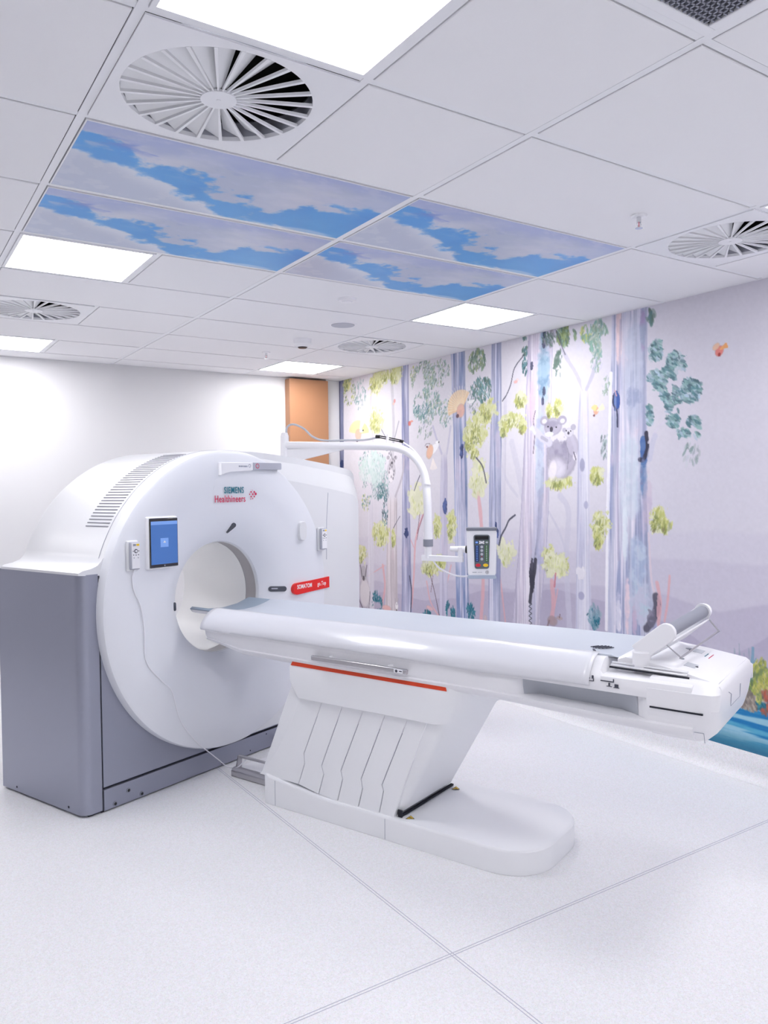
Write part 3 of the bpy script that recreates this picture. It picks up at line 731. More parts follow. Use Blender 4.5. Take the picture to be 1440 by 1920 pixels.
  ('P',[(4.127,2.154),(4.157,2.268)],0.03,(242,222,170),0.8),
  ('P',[(4.127,2.154),(4.172,2.267)],0.03,(242,222,170),0.8),
  ('P',[(4.127,2.154),(4.186,2.265)],0.03,(242,222,170),0.8),
  ('P',[(4.127,2.154),(4.2,2.261)],0.03,(242,222,170),0.8),
  ('P',[(4.127,2.154),(4.214,2.257)],0.03,(242,222,170),0.8),
  ('P',[(4.127,2.154),(4.227,2.252)],0.03,(242,222,170),0.8),
  ('P',[(4.127,2.154),(4.239,2.246)],0.03,(242,222,170),0.8),
  ('P',[(4.127,2.154),(4.25,2.239)],0.03,(242,222,170),0.8),
  ('P',[(4.127,2.154),(4.26,2.232)],0.03,(242,222,170),0.8),
  ('P',[(4.127,2.154),(4.269,2.223)],0.03,(242,222,170),0.8),
  ('P',[(4.127,2.154),(4.277,2.214)],0.03,(242,222,170),0.8),
  ('P',[(4.127,2.154),(4.283,2.205)],0.03,(242,222,170),0.8),
  ('P',[(4.127,2.154),(4.288,2.195)],0.03,(242,222,170),0.8),
  ('P',[(4.127,2.154),(4.292,2.185)],0.03,(242,222,170),0.8),
  ('P',[(4.087,2.152),(3.942,2.151)],0.02,(240,228,160),0.8),
  ('P',[(4.087,2.152),(3.943,2.158)],0.02,(240,228,160),0.8),
  ('P',[(4.087,2.152),(3.945,2.166)],0.02,(240,228,160),0.8),
  ('P',[(4.087,2.152),(3.947,2.173)],0.02,(240,228,160),0.8),
  ('P',[(4.087,2.152),(3.951,2.181)],0.02,(240,228,160),0.8),
  ('P',[(4.087,2.152),(3.955,2.188)],0.02,(240,228,160),0.8),
  ('P',[(4.087,2.152),(3.96,2.195)],0.02,(240,228,160),0.8),
  ('P',[(4.087,2.152),(3.966,2.201)],0.02,(240,228,160),0.8),
  ('P',[(4.087,2.152),(3.972,2.208)],0.02,(240,228,160),0.8),
  ('P',[(4.087,2.152),(3.979,2.214)],0.02,(240,228,160),0.8),
  ('P',[(4.087,2.152),(3.986,2.22)],0.02,(240,228,160),0.8),
  ('P',[(4.087,2.152),(3.994,2.225)],0.02,(240,228,160),0.8),
  ('P',[(4.087,2.152),(4.003,2.231)],0.02,(240,228,160),0.8),
  ('P',[(4.087,2.152),(4.012,2.235)],0.02,(240,228,160),0.8),
  ('E',4.127,2.139,0.06,0.057,0.2,(232,190,170),0.9,0.25),
  ('E',4.067,2.171,0.04,0.016,0,(245,243,240),1.0,0.25),
  ('E',4.149,2.083,0.025,0.015,0,(80,66,76),0.9,0.25),
  ('E',4.038,2.174,0.014,0.01,0,(40,60,50),0.9,0.25),
  ('E',2.917,1.936,0.105,0.04,-0.5,(244,243,246),1.0,0.25),
  ('E',2.856,1.995,0.03,0.013,0,(246,246,248),1.0,0.25),
  ('E',2.962,1.92,0.046,0.068,0.5,(232,182,150),0.85,0.25),
  ('E',3.0,1.963,0.015,0.009,0,(120,60,60),0.9,0.25),
  ('P',[(2.918,1.859),(2.958,1.776)],0.014,(244,236,232),0.6),
  ('P',[(2.918,1.859),(2.949,1.773)],0.014,(244,236,232),0.6),
  ('P',[(2.918,1.859),(2.941,1.771)],0.014,(244,236,232),0.6),
  ('P',[(2.918,1.859),(2.932,1.77)],0.014,(244,236,232),0.6),
  ('P',[(2.918,1.859),(2.923,1.769)],0.014,(244,236,232),0.6),
  ('P',[(2.918,1.859),(2.914,1.769)],0.014,(244,236,232),0.6),
  ('P',[(2.918,1.859),(2.905,1.77)],0.014,(244,236,232),0.6),
  ('P',[(2.918,1.859),(2.896,1.771)],0.014,(244,236,232),0.6),
  ('P',[(2.918,1.859),(2.887,1.772)],0.014,(244,236,232),0.6),
  ('P',[(2.918,1.859),(2.879,1.774)],0.014,(244,236,232),0.6),
  ('P',[(2.918,1.859),(2.871,1.777)],0.014,(244,236,232),0.6),
  ('P',[(2.918,1.859),(2.863,1.78)],0.014,(244,236,232),0.6),
  ('P',[(3.031,1.973),(3.007,1.99),(2.961,1.988)],0.006,(120,110,120),0.8),
  ('E',2.834,1.994,0.008,0.009,0,(60,60,70),0.9,0.25),
  ('E',3.49,2.402,0.017,0.019,0,(220,150,150),0.9,0.25),
  ('E',3.508,2.379,0.017,0.014,0,(226,190,180),0.8,0.25),
  ('E',3.258,2.182,0.024,0.023,0,(214,110,100),0.85,0.25),
  ('E',3.225,2.198,0.024,0.009,0,(230,150,130),0.85,0.25),
  ('E',1.897,2.384,0.022,0.012,0,(232,180,176),0.9,0.25),
  ('E',1.875,2.397,0.017,0.008,0.4,(240,210,206),0.9,0.25),
  ('E',1.134,2.105,0.022,0.028,0.3,(236,170,140),0.9,0.25),
  ('P',[(1.143,2.106),(1.126,2.135)],0.012,(242,214,150),0.8),
  ('P',[(1.143,2.106),(1.13,2.137)],0.012,(242,214,150),0.8),
  ('P',[(1.143,2.106),(1.135,2.139)],0.012,(242,214,150),0.8),
  ('P',[(1.143,2.106),(1.14,2.14)],0.012,(242,214,150),0.8),
  ('P',[(1.143,2.106),(1.144,2.141)],0.012,(242,214,150),0.8),
  ('P',[(1.143,2.106),(1.149,2.141)],0.012,(242,214,150),0.8),
  ('P',[(1.143,2.106),(1.154,2.14)],0.012,(242,214,150),0.8),
  ('P',[(1.143,2.106),(1.158,2.138)],0.012,(242,214,150),0.8),
  ('P',[(1.143,2.106),(1.163,2.136)],0.012,(242,214,150),0.8),
  ('P',[(1.143,2.106),(1.166,2.133)],0.012,(242,214,150),0.8),
  ('P',[(1.143,2.106),(1.17,2.13)],0.012,(242,214,150),0.8),
  ('P',[(1.143,2.106),(1.172,2.126)],0.012,(242,214,150),0.8),
  ('P',[(1.125,2.104),(1.066,2.11)],0.01,(244,226,200),0.8),
  ('P',[(1.125,2.104),(1.067,2.114)],0.01,(244,226,200),0.8),
  ('P',[(1.125,2.104),(1.068,2.118)],0.01,(244,226,200),0.8),
  ('P',[(1.125,2.104),(1.069,2.122)],0.01,(244,226,200),0.8),
  ('P',[(1.125,2.104),(1.071,2.126)],0.01,(244,226,200),0.8),
  ('P',[(1.125,2.104),(1.072,2.13)],0.01,(244,226,200),0.8),
  ('P',[(1.125,2.104),(1.075,2.134)],0.01,(244,226,200),0.8),
  ('P',[(1.125,2.104),(1.077,2.138)],0.01,(244,226,200),0.8),
  ('P',[(1.125,2.104),(1.079,2.141)],0.01,(244,226,200),0.8),
  ('P',[(1.125,2.104),(1.082,2.145)],0.01,(244,226,200),0.8),
  ('E',1.152,2.075,0.009,0.01,0,(120,70,70),0.9,0.25),
  ('E',0.245,2.358,0.026,0.032,0.5,(228,120,110),0.85,0.25),
  ('E',0.265,2.385,0.026,0.018,-0.6,(232,190,160),0.9,0.25),
  ('P',[(0.239,2.369),(0.198,2.372)],0.012,(236,170,110),0.85),
  ('P',[(0.239,2.369),(0.198,2.374)],0.012,(236,170,110),0.85),
  ('P',[(0.239,2.369),(0.198,2.376)],0.012,(236,170,110),0.85),
  ('P',[(0.239,2.369),(0.199,2.378)],0.012,(236,170,110),0.85),
  ('P',[(0.239,2.369),(0.199,2.379)],0.012,(236,170,110),0.85),
  ('P',[(0.239,2.369),(0.2,2.381)],0.012,(236,170,110),0.85),
  ('P',[(0.239,2.369),(0.201,2.383)],0.012,(236,170,110),0.85),
  ('P',[(0.239,2.369),(0.201,2.385)],0.012,(236,170,110),0.85),
  ('P',[(0.239,2.369),(0.202,2.387)],0.012,(236,170,110),0.85),
  ('P',[(0.239,2.369),(0.203,2.389)],0.012,(236,170,110),0.85),
  ('P',[(0.239,2.369),(0.204,2.391)],0.012,(236,170,110),0.85),
  ('P',[(0.239,2.369),(0.205,2.393)],0.012,(236,170,110),0.85),
  ('E',0.245,2.338,0.01,0.012,0,(170,60,60),0.9,0.25),
  ('E',1.448,1.796,0.14,0.132,0.15,(180,175,192),1.0,0.12),
  ('B',1.458,1.841,0.11,0.095,(132,127,150),(180,175,192),0.6,601,1.0),
  ('E',1.478,1.738,0.091,0.089,0.1,(226,222,232),0.8,0.6),
  ('E',1.529,1.725,0.046,0.082,0.25,(236,230,236),0.8,0.4),
  ('P',[(1.559,1.92),(1.621,1.953),(1.674,1.994),(1.717,2.02)],0.07,(206,204,218),1.0),
  ('P',[(1.701,1.996),(1.728,2.036)],0.03,(226,224,234),1.0),
  ('P',[(1.711,2.02),(1.749,2.03)],0.02,(226,224,234),1.0),
  ('P',[(1.58,1.936),(1.632,1.961)],0.03,(132,127,150),0.4),
  ('E',1.522,2.029,0.087,0.063,0,(180,175,192),1.0,0.12),
  ('E',1.605,2.076,0.042,0.034,0,(170,165,182),1.0,0.2),
  ('E',1.437,2.067,0.045,0.033,0,(168,163,182),1.0,0.2),
  ('E',1.605,2.072,0.026,0.019,0,(226,222,232),0.9,0.3),
  ('E',1.432,2.062,0.025,0.018,0,(226,222,232),0.9,0.3),
  ('E',1.538,2.045,0.067,0.029,0,(132,127,150),0.5,0.4),
  ('E',1.559,1.979,0.046,0.018,0,(244,242,246),0.9,0.3),
  ('E',1.538,2.011,0.016,0.02,0,(70,66,80),1.0,0.15),
  ('E',1.569,2.032,0.008,0.007,0,(40,38,48),1.0,0.25),
  ('E',1.492,2.023,0.008,0.007,0,(40,38,48),1.0,0.25),
  ('E',1.344,1.89,0.058,0.079,-0.2,(180,175,192),0.95,0.2),
  ('P',[(1.359,1.963),(1.32,1.889),(1.311,1.834)],0.035,(190,186,202),0.9),
  ('E',1.321,1.813,0.019,0.029,0,(226,222,230),0.9,0.25),
  ('P',[(1.33,1.842),(1.311,1.791)],0.012,(90,86,104),0.8),
  ('E',1.373,1.978,0.043,0.033,0,(206,203,214),1.0,0.15),
  ('E',1.334,2.012,0.024,0.021,0,(176,172,188),1.0,0.2),
  ('E',1.417,1.999,0.018,0.016,0,(176,172,188),1.0,0.2),
  ('E',1.378,1.975,0.01,0.011,0,(66,62,76),1.0,0.25),
  ('E',1.398,1.991,0.004,0.005,0,(36,34,44),1.0,0.25),
  ('E',1.359,1.988,0.004,0.005,0,(36,34,44),1.0,0.25),
  ('P',[(1.408,1.911),(1.379,1.837),(1.389,1.729)],0.01,(130,126,144),0.5),
  ('E',3.553,1.776,0.07,0.078,0,(200,196,204),0.95,0.2),
  ('E',3.543,1.854,0.052,0.034,0,(196,192,200),1.0,0.2),
  ('E',3.543,1.844,0.018,0.014,0,(80,76,86),0.9,0.25),
  ('E',3.604,1.895,0.026,0.02,0,(170,165,175),0.9,0.25),
  ('E',3.482,1.89,0.026,0.019,0,(170,165,175),0.9,0.25),
  ('E',3.563,1.728,0.052,0.069,0,(236,232,236),0.8,0.3),
  ('E',3.586,1.933,0.011,0.014,0.2,(90,88,100),0.6,0.25),
  ('E',3.525,1.877,0.01,0.014,0.2,(90,88,100),0.6,0.25),
  ('E',3.57,1.826,0.01,0.015,0.2,(90,88,100),0.6,0.25),
  ('E',3.51,1.77,0.01,0.014,0.2,(90,88,100),0.6,0.25),
  ('E',3.555,1.718,0.01,0.014,0.2,(90,88,100),0.6,0.25),
  ('E',3.49,1.896,0.01,0.014,0.2,(90,88,100),0.6,0.25),
  ('E',3.535,1.844,0.01,0.015,0.2,(90,88,100),0.6,0.25),
  ('E',3.58,1.792,0.01,0.015,0.2,(90,88,100),0.6,0.25),
  ('E',3.519,1.737,0.01,0.014,0.2,(90,88,100),0.6,0.25),
  ('E',3.56,1.918,0.01,0.014,0.2,(90,88,100),0.6,0.25),
  ('E',3.5,1.862,0.01,0.014,0.2,(90,88,100),0.6,0.25),
  ('E',3.544,1.81,0.011,0.014,0.2,(90,88,100),0.6,0.25),
  ('E',3.589,1.758,0.011,0.014,0.2,(90,88,100),0.6,0.25),
  ('E',3.528,1.703,0.011,0.015,0.2,(90,88,100),0.6,0.25),
  ('E',4.041,0.599,0.099,0.156,0,(222,218,222),0.9,0.3),
  ('E',4.057,0.79,0.059,0.073,0,(180,176,184),0.9,0.3),
  ('P',[(4.115,0.863),(4.087,0.761)],0.02,(110,106,116),0.8),
  ('P',[(3.996,0.872),(4.028,0.766)],0.02,(110,106,116),0.8),
  ('E',4.058,0.743,0.02,0.026,0,(70,66,76),0.8,0.25),
  ('P',[(4.162,0.544),(4.084,0.448)],0.02,(90,84,94),0.7),
  ('P',[(3.943,0.62),(3.966,0.463)],0.016,(110,104,116),0.7),
  ('E',3.657,0.5,0.081,0.03,0,(226,180,178),0.9,0.3),
  ('E',2.981,0.583,0.054,0.018,0.2,(222,180,182),0.9,0.3),
  ('P',[(3.028,0.577),(3.029,0.531)],0.01,(210,160,165),0.8),
  ('E',1.535,0.67,0.051,0.037,0,(170,150,152),0.9,0.3),
  ('E',1.468,0.698,0.031,0.014,0,(180,160,160),0.9,0.3),
  ('P',[(1.463,0.724),(1.468,0.701)],0.012,(130,110,114),0.9),
  ('P',[(1.566,0.666),(1.587,0.617)],0.02,(140,120,124),0.8),
  ('E',3.488,0.541,0.026,0.039,0,(240,238,240),0.9,0.25),
  ('E',3.489,0.501,0.008,0.01,0,(60,56,66),0.9,0.25),
  ('P',[(3.513,0.606),(3.496,0.549)],0.01,(170,166,176),0.9),
  ('P',[(3.461,0.612),(3.479,0.551)],0.01,(170,166,176),0.9),
  ('E',2.256,0.588,0.019,0.033,0,(200,180,182),0.8,0.25),
  ('W',[(0.786,0.585),(0.408,0.617),(0.254,0.599),(-0.046,0.525)],(190,192,196),0.0,0.01,8),
  ('R',(0.23,0.361),(-0.046,0.41)),
  ('P',[(0.04,0.725),(0.045,0.622),(0.06,0.532),(0.076,0.581),(0.101,0.612)],0.02,(120,160,185),0.85),
  ('P',[(0.045,0.622),(0.021,0.67)],0.012,(120,160,185),0.85),
  ('P',[(0.06,0.532),(0.038,0.42)],0.02,(120,160,185),0.85),
  ('L',0.076,0.514,0.05,0.088,148,0.032,[(120,150,90),(170,180,90),(80,120,90)],0.85,702,0.3),
  ('L',-0.001,0.559,0.049,0.116,202,0.032,[(170,175,80),(150,160,90),(200,195,110),(110,130,90)],0.85,703,0.2),
  ('L',0.06,0.429,0.068,0.052,216,0.0288,[(150,140,130),(120,112,110),(176,165,150)],0.85,704,0),
  ('L',-0.031,0.441,0.036,0.063,121,0.0288,[(150,125,110),(110,100,100),(190,90,70)],0.8,705,0),
  ('P',[(0.178,0.672),(0.168,0.564)],0.006,(150,165,180),0.7),
  ('P',[(0.149,0.704),(0.139,0.569)],0.006,(150,165,180),0.7),
  ('P',[(0.121,0.736),(0.111,0.575)],0.006,(150,165,180),0.7),
  ('P',[(0.092,0.687),(0.082,0.58)],0.006,(150,165,180),0.7),
  ('P',[(0.064,0.718),(0.054,0.586)],0.006,(150,165,180),0.7),
]
def paint_mural():
    P = Paint(-1.1, 4.5, 0.15, 2.7, 0.005, (214, 211, 221))
    rnd = random.Random(5)
    full = (slice(None), slice(None))
    # near white mid-wood, lavender to the right: partly print, partly room light painted in
    f = sstep(0.1, 2.6, P.Y)*sstep(0.6, 2.2, P.Z+.4*(fbm(P.Y*1.2, P.Z*1.2, 11)-.5))
    P.mix(full, .75*f, (.89, .88, .90))
    P.mix(full, .35*fbm(P.Y*1.5, P.Z*2.5, 21), (.80, .79, .84))
    for it in MURAL:
        k = it[0]
        if k == 'W':
            pts, c, al, soft, seed = it[1:]
            pts = sorted(pts); ys = np.array([p[0] for p in pts]); zs = np.array([p[1] for p in pts])
            top = np.interp(P.Y, ys, zs) + .05*(fbm(P.Y*3, P.Y*0+seed, seed)-.5)
            a = al*sstep(0, soft, top-P.Z)*(.65+.35*fbm(P.Y*2, P.Z*6, seed+3))
            a = a*(1-.35*sstep(0, .5, top-P.Z))
            P.mix(full, a, np.array(c)/255)
        elif k == 'T':
            pts, c1, c2, c3, st, al, seed = it[1:]
            pts = sorted(pts)
            zs = [p[0] for p in pts]
            zt = 2.72 if zs[-1] > 2.35 else zs[-1]; zb = 0.15 if zs[0] < .95 else zs[0]
            ymax = max(p[1] for p in pts)+.05; ymin = min(p[2] for p in pts)-.05
            w = P.win(ymin, ymax, zb, zt); Y = P.Y[w]; Z = P.Z[w]
            L = np.interp(Z, zs, [p[1] for p in pts]); R = np.interp(Z, zs, [p[2] for p in pts])
            wob = .012*(fbm(Z*3, Z*0+seed, seed)-.5)
            t = (L+wob-Y)/(L-R)
            e = .006/np.maximum(L-R, .01)
            inside = sstep(-e, e, t)*sstep(-e, e, 1-t)
            fade = 1-sstep(zt-.12, zt, Z) if zt < 2.6 else 1
            n1 = fbm(Y*28+seed, Z*1.3, seed+1, 4); n2 = fbm(Y*70, Z*2.2, seed+5, 3)
            P.mix(w, inside*al*fade, np.array(c1)/255)
            P.mix(w, inside*al*fade*st*sstep(.44, .66, n1), np.array(c2)/255)
            P.mix(w, inside*al*fade*st*.5*sstep(.56, .72, fbm(Y*110, Z*1.5, seed+21, 2)), np.array(c2)/255*.82)
            P.mix(w, inside*al*fade*st*sstep(.50, .75, n2), np.array(c3)/255)
            P.mix(w, inside*al*fade*st*.7*sstep(.5, .8, fbm(Y*4, Z*1.6, seed+9)), np.array(c3)/255)
            P.mix(w, inside*al*fade*st*.55*np.exp(-((t-.93)/.06)**2), np.array(c2)/255*.9)
            P.mix(w, inside*al*fade*.3*np.exp(-((t-.05)/.04)**2), np.array(c2)/255)
            P.mix(w, inside*al*.25*sstep(.62, .8, fbm(Y*9, Z*5, seed+13)), (.9, .8, .85))
        elif k == 'B':
            yc, zc, ry, rz, c1, c2, al, seed, ns = it[1:]
            w = P.win(yc-ry*1.7, yc+ry*1.7, zc-rz*1.7, zc+rz*1.7); Y = P.Y[w]; Z = P.Z[w]
            s_ = max(ry, rz)
            n = fbm((Y-yc)/s_*2.4*ns+seed, (Z-zc)/s_*2.4*ns+seed, seed % 60)
            nf = fbm(Y*40, Z*40, (seed+7) % 60)
            d = ((Y-yc)/ry)**2 + ((Z-zc)/rz)**2 + (n-.5)*2.6*ns*.8 + (nf-.5)*.9
            soft_ = al <= .81 and (14 <= seed <= 30 or 900 < seed < 1300)
            a = sstep(1.45, .25, d)*1.15 if soft_ else sstep(1.05, .85, d)
            a = np.clip(a, 0, 1)
            P.mix(w, a*al, np.array(c1)/255)
            m2 = sstep(.4, .62, fbm(Y*14+seed, Z*14, (seed+3) % 60))
            P.mix(w, a*al*m2, np.array(c2)/255)
            if not soft_: P.mix(w, .35*al*np.exp(-((d-.9)/.10)**2), np.array(c2)/255*.86)
        elif k == 'L':
            yc, zc, ry, rz, n, size, cols, al, seed, ang = it[1:]
            rr = random.Random(seed*31+7)
            for q in range(n):
                for _ in range(6):
                    a_ = rr.uniform(0, 2*math.pi); r_ = rr.random()**.55
                    y = yc+ry*r_*math.cos(a_); z = zc+rz*r_*math.sin(a_)
                    if vnoise(np.array(y*14.), np.array(z*14.), seed % 40+70) > .36: break
                L = size*rr.uniform(.35, .75); Wd = L*rr.uniform(.28, .48)
                th = -ang + rr.gauss(0, .35) + (0 if abs(ang) > .5 else 0)
                w = P.win(y-L, y+L, z-L, z+L); Y = P.Y[w]-y; Z = P.Z[w]-z
                U = Z*math.cos(th)+Y*math.sin(th); V = -Z*math.sin(th)+Y*math.cos(th)
                d = (U/L)**2+(V/Wd)**2
                c = np.array(rr.choice(cols))/255
                P.mix(w, sstep(1.25, .6, d)*al*rr.uniform(.6, 1), np.clip(c*rr.uniform(.9, 1.1), 0, 1))
        elif k == 'P':
            pts, wd, c, al = it[1:]
            if len(pts) > 2: pts = [(p.x, p.y) for p in smoothpath([(a, b, 0) for a, b in pts], 5)]
            wd = max(wd, .009)
            ya = min(p[0] for p in pts)-wd; yb = max(p[0] for p in pts)+wd; za = min(p[1] for p in pts)-wd; zb = max(p[1] for p in pts)+wd
            w = P.win(ya, yb, za, zb); Y = P.Y[w]; Z = P.Z[w]; D = np.full(Y.shape, 9.)
            for (a, b), (c_, d_) in zip(pts, pts[1:]):
                dy, dz = c_-a, d_-b; l2 = dy*dy+dz*dz+1e-9
                t = np.clip(((Y-a)*dy+(Z-b)*dz)/l2, 0, 1)
                D = np.minimum(D, np.hypot(Y-a-t*dy, Z-b-t*dz))
            nz = .75+.5*fbm(Y*20, Z*20, 33)
            P.mix(w, al*sstep(wd*.5*1.0, wd*.5*.6, D/nz), np.array(c)/255)
        elif k == 'E':
            yc, zc, ry, rz, ang, c, al, soft = it[1:]
            ry = max(ry, .006); rz = max(rz, .006); R_ = max(ry, rz)*1.3
            w = P.win(yc-R_, yc+R_, zc-R_, zc+R_); Y = P.Y[w]-yc; Z = P.Z[w]-zc
            U = Y*math.cos(ang)+Z*math.sin(ang); V = -Y*math.sin(ang)+Z*math.cos(ang)
            d = np.sqrt((U/ry)**2+(V/rz)**2) + .12*(fbm(Y*60, Z*60, 44)-.5)
            cc = np.array(c)/255
            P.mix(w, al*sstep(1+soft*.3, 1-soft, d), cc)
            P.mix(w, al*.25*np.exp(-((d-.93)/.08)**2), cc*.72)
        elif k == 'R':
            w = P.win(-1.1, 1.6, .15, .5); Y = P.Y[w]; Z = P.Z[w]
            top = .395 + .03*(fbm(Y*9, Y*0, 51)-.5)
            a = sstep(0, .012, top-Z)
            n = fbm(Y*1.6+Z*3, Z*22, 52)
            P.mix(w, a, np.array((86, 168, 200))/255)
            P.mix(w, a*sstep(.45, .62, n), np.array((24, 120, 180))/255)
            P.mix(w, a*sstep(.52, .7, fbm(Y*2+Z*2, Z*30, 53)), np.array((150, 196, 214))/255)
            P.mix(w, a*.8*sstep(.26, .16, Z), np.array((44, 108, 138))/255)
    P.img += (fbm(P.Y*60, P.Z*60, 61)-.5)[..., None]*.03
    return P

def paint_sky():
    """printed cloud picture, s across the panel, t from the near edge to the far edge"""
    P = Paint(0, 1.16, 0, .56, 0.004, (176, 186, 214))
    S = P.Y/1.16; T = P.Z/.56; full = (slice(None), slice(None))
    warp = .10*(fbm(S*7, T*4, 81)-.5)
    n = fbm(S*6+3, T*4, 82, 6); nf = fbm(S*22, T*11, 83, 4)
    blue = np.stack([.20+.05*T+.10*n, .53+.05*T+.10*n, .86+.04*n], -1)
    lo = np.interp(S, [0, .09, .2, .29, .39, .51, .61, .8, 1], [.33, .36, .55, .64, .78, .94, .96, .97, 1.05])
    hi = np.interp(S, [0, .11, .25, .4, .5, .62, .70, .78, .9, 1], [.12, .27, .36, .50, .70, .78, .74, .52, .50, .34])
    n3 = (fbm(S*11, T*6, 84, 6)-.5)
    inband = sstep(-.035, .045, lo+n3*.34+.03-T)*sstep(-.05, .05, T-hi+.05+n3*.55)
    # upper right cloud bank
    bank = fbm(S*4+1, T*3, 85, 5)
    P.img[:] = np.array((.70, .735, .83)); P.mix(full, sstep(.35, .75, bank), (.80, .815, .88))
    P.mix(full, .7*sstep(.25, .0, T+n3*.3), (.63, .68, .86))
    P.mix(full, .5*sstep(.75, 1., S), (.66, .72, .86))
    # lower left cumulus, brightest along its upper edge
    below = sstep(-.03, .03, T-lo-n3*.2)
    d = T-lo
    P.mix(full, below, (.74, .77, .85))
    P.mix(full, below*.75*np.exp(-(d/.12)**2), (.86, .88, .93))
    P.mix(full, below*.6*sstep(.52, .66, nf), (.80, .82, .88))
    P.img[:] = P.img*(1-inband[..., None]) + blue*inband[..., None]
    wisp = sstep(.50, .70, fbm(S*12-T*6, T*9+S*5, 86, 5))*sstep(.6, .25, T)
    P.mix(full, .55*wisp, (.76, .78, .88))
    dark = np.exp(-((T-.16-.25*S)/.06)**2)*sstep(.5, .65, fbm(S*9, T*12, 87, 4))*sstep(.55, .3, S)
    P.mix(full, .75*dark, (.42, .52, .82))
    w2 = sstep(.0, .05, T-.93-.02*np.sin(S*20))*sstep(.6, .7, S)*sstep(1, .93, S)
    P.mix(full, .6*w2, (.84, .87, .93))
    return P

# ------------------------------------------------------------------ room
X0, X1, Y0, Y1, H = -2.6, 3.44, -4.8, 4.5, 2.7
fl = MB(); fl.box(X0-.1, X1+.1, Y0-.1, Y1+.1, -.1, 0)
floor = struct(fl.build('floor', 'speckled_vinyl', smooth=0))
wl = MB()
for off in (-.006, .006):
    wl.box(1.10+off-.0014, 1.10+off+.0014, Y0, 3.6, 0, .0006)
    wl.box(X0, X1-.02, -.300+off-.0014, -.300+off+.0014, 0, .0006)
struct(wl.build('trim_1', 'weld_line', smooth=0))
wb = MB(); wb.box(X0-.1, X1+.1, Y1, Y1+.1, 0, H); struct(wb.build('wall_back', 'wall_paint', smooth=0))
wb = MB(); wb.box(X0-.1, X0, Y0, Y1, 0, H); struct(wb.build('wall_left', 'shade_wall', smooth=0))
wb = MB(); wb.box(X0-.1, X1+.1, Y0-.1, Y0, 0, H); struct(wb.build('wall_front', 'wall_paint', smooth=0))
wb = MB(); wb.box(X1+.012, X1+.1, Y0, Y1, 0, H); wb.box(X1, X1+.012, Y0, -1.1, 0.15, H); wb.box(X1, X1+.012, Y0, Y1, 0, .15)
struct(wb.build('wall_right', 'wall_paint', smooth=0))
# printed mural covering, 12 mm thick sheet on the right wall
PM = paint_mural()
mural = paint_grid_object('wall_mural', PM, lambda y, z: np.stack([np.full_like(y, X1-.001), y, z], 1), 'mural_print')
# faces must look into the room
mural.data.flip_normals()
tag(mural, 'watercolour bushland wall mural with tall gum trees and koalas covering the right wall', 'mural'); mural.name = 'mural'
# coved vinyl upstand along the mural wall
prof = [(X1, .150), (X1-.004, .152), (X1-.006, .148), (X1-.006, .06), (X1-.010, .038), (X1-.02, .02), (X1-.036, .007), (X1-.055, .001), (X1, .0)]
cv = MB(); cv.loft([[(a, Y0, b) for a, b in prof], [(a, Y1, b) for a, b in prof]])
struct(cv.build('baseboard_right', 'speckled_vinyl'))
prof = [(Y1, .150), (Y1-.004, .152), (Y1-.006, .148), (Y1-.006, .06), (Y1-.010, .038), (Y1-.02, .02), (Y1-.036, .007), (Y1-.055, .001), (Y1, .0)]
cv = MB(); cv.loft([[(X0, a, b) for a, b in prof], [(2.84, a, b) for a, b in prof]])
struct(cv.build('baseboard_back', 'speckled_vinyl'))
# tan laminate boxing in the far corner, with the pale strip beside it
tb = MB(); tb.box(2.840, 3.262, 4.40, Y1-.002, .001, H-.02)
colm = tb.build('laminate_boxing', 'tan_laminate', smooth=0, bevel=.004)
tag(colm, 'tan wood laminate boxed column in the far corner behind the scanner', 'column')
ed = MB(); ed.box(2.8385, 2.8405, 4.405, 4.497, .01, H-.025); ed.cur = 0
ed.build('edge_strip', 'tan_laminate', colm, smooth=0)
st_ = MB(); st_.box(3.275, 3.428, 4.47, Y1, 0, H-.001)
struct(st_.build('trim_2', 'wall_paint', smooth=0, bevel=.003))

# ceiling: tees and tiles
XL = [-2.4, -1.2, 0.0, 1.2, 2.4]
SPLIT = {}          # (column, row) with a unit in the left half
UNIT = {(2,-2),(2,-1),(2,2),(2,4),(2,6),(4,-2),(4,-1),(4,2),(4,4),(4,6),(0,6),(2,-6),(4,-6)}
SKY = {(2,0),(2,1),(3,0),(3,1)}
GRILLE = (2,-3)
tiles = MB(); grid = MB()
HW = .012
rows = list(range(-8, 8))
def cell_tile(x0, x1, y0, y1):
    g = HW+.0035
    a, b, c, d = x0+g, x1-g, y0+g, y1-g
    if a >= b or c >= d: return
    t = .006
    tiles.loft([[(a,c,H+.012),(b,c,H+.012),(b,d,H+.012),(a,d,H+.012)],
                [(a,c,H+.001),(b,c,H+.001),(b,d,H+.001),(a,d,H+.001)],
                [(a+.002,c+.002,H-.001),(b-.002,c+.002,H-.001),(b-.002,d-.002,H-.001),(a+.002,d-.002,H-.001)]], (True, True))
cols = [(X0, -2.4)] + [(XL[i], XL[i+1]) for i in range(4)] + [(2.4, X1)]
for ci, (a, b) in enumerate(cols):
    for k in rows:
        c, d = k*.6, (k+1)*.6
        if d > Y1: d = Y1
        if c < Y0: continue
        if c >= Y1: continue
        key = (ci-1, k)
        kk = (ci-1, k)
        if ci >= 1 and kk in SKY: continue
        if ci >= 1 and kk in UNIT:
            cell_tile(a+.6, b, c, d)
            grid.box(a+.6-HW, a+.6+HW, c, d, H+.002, H+.006)
        elif ci >= 1 and kk == GRILLE:
            cell_tile(a, a+.6, c, d); grid.box(a+.6-HW, a+.6+HW, c, d, H+.002, H+.006)
        else: cell_tile(a, b, c, d)
for x in XL: grid.box(x-HW, x+HW, Y0, Y1, H+.0015, H+.006)
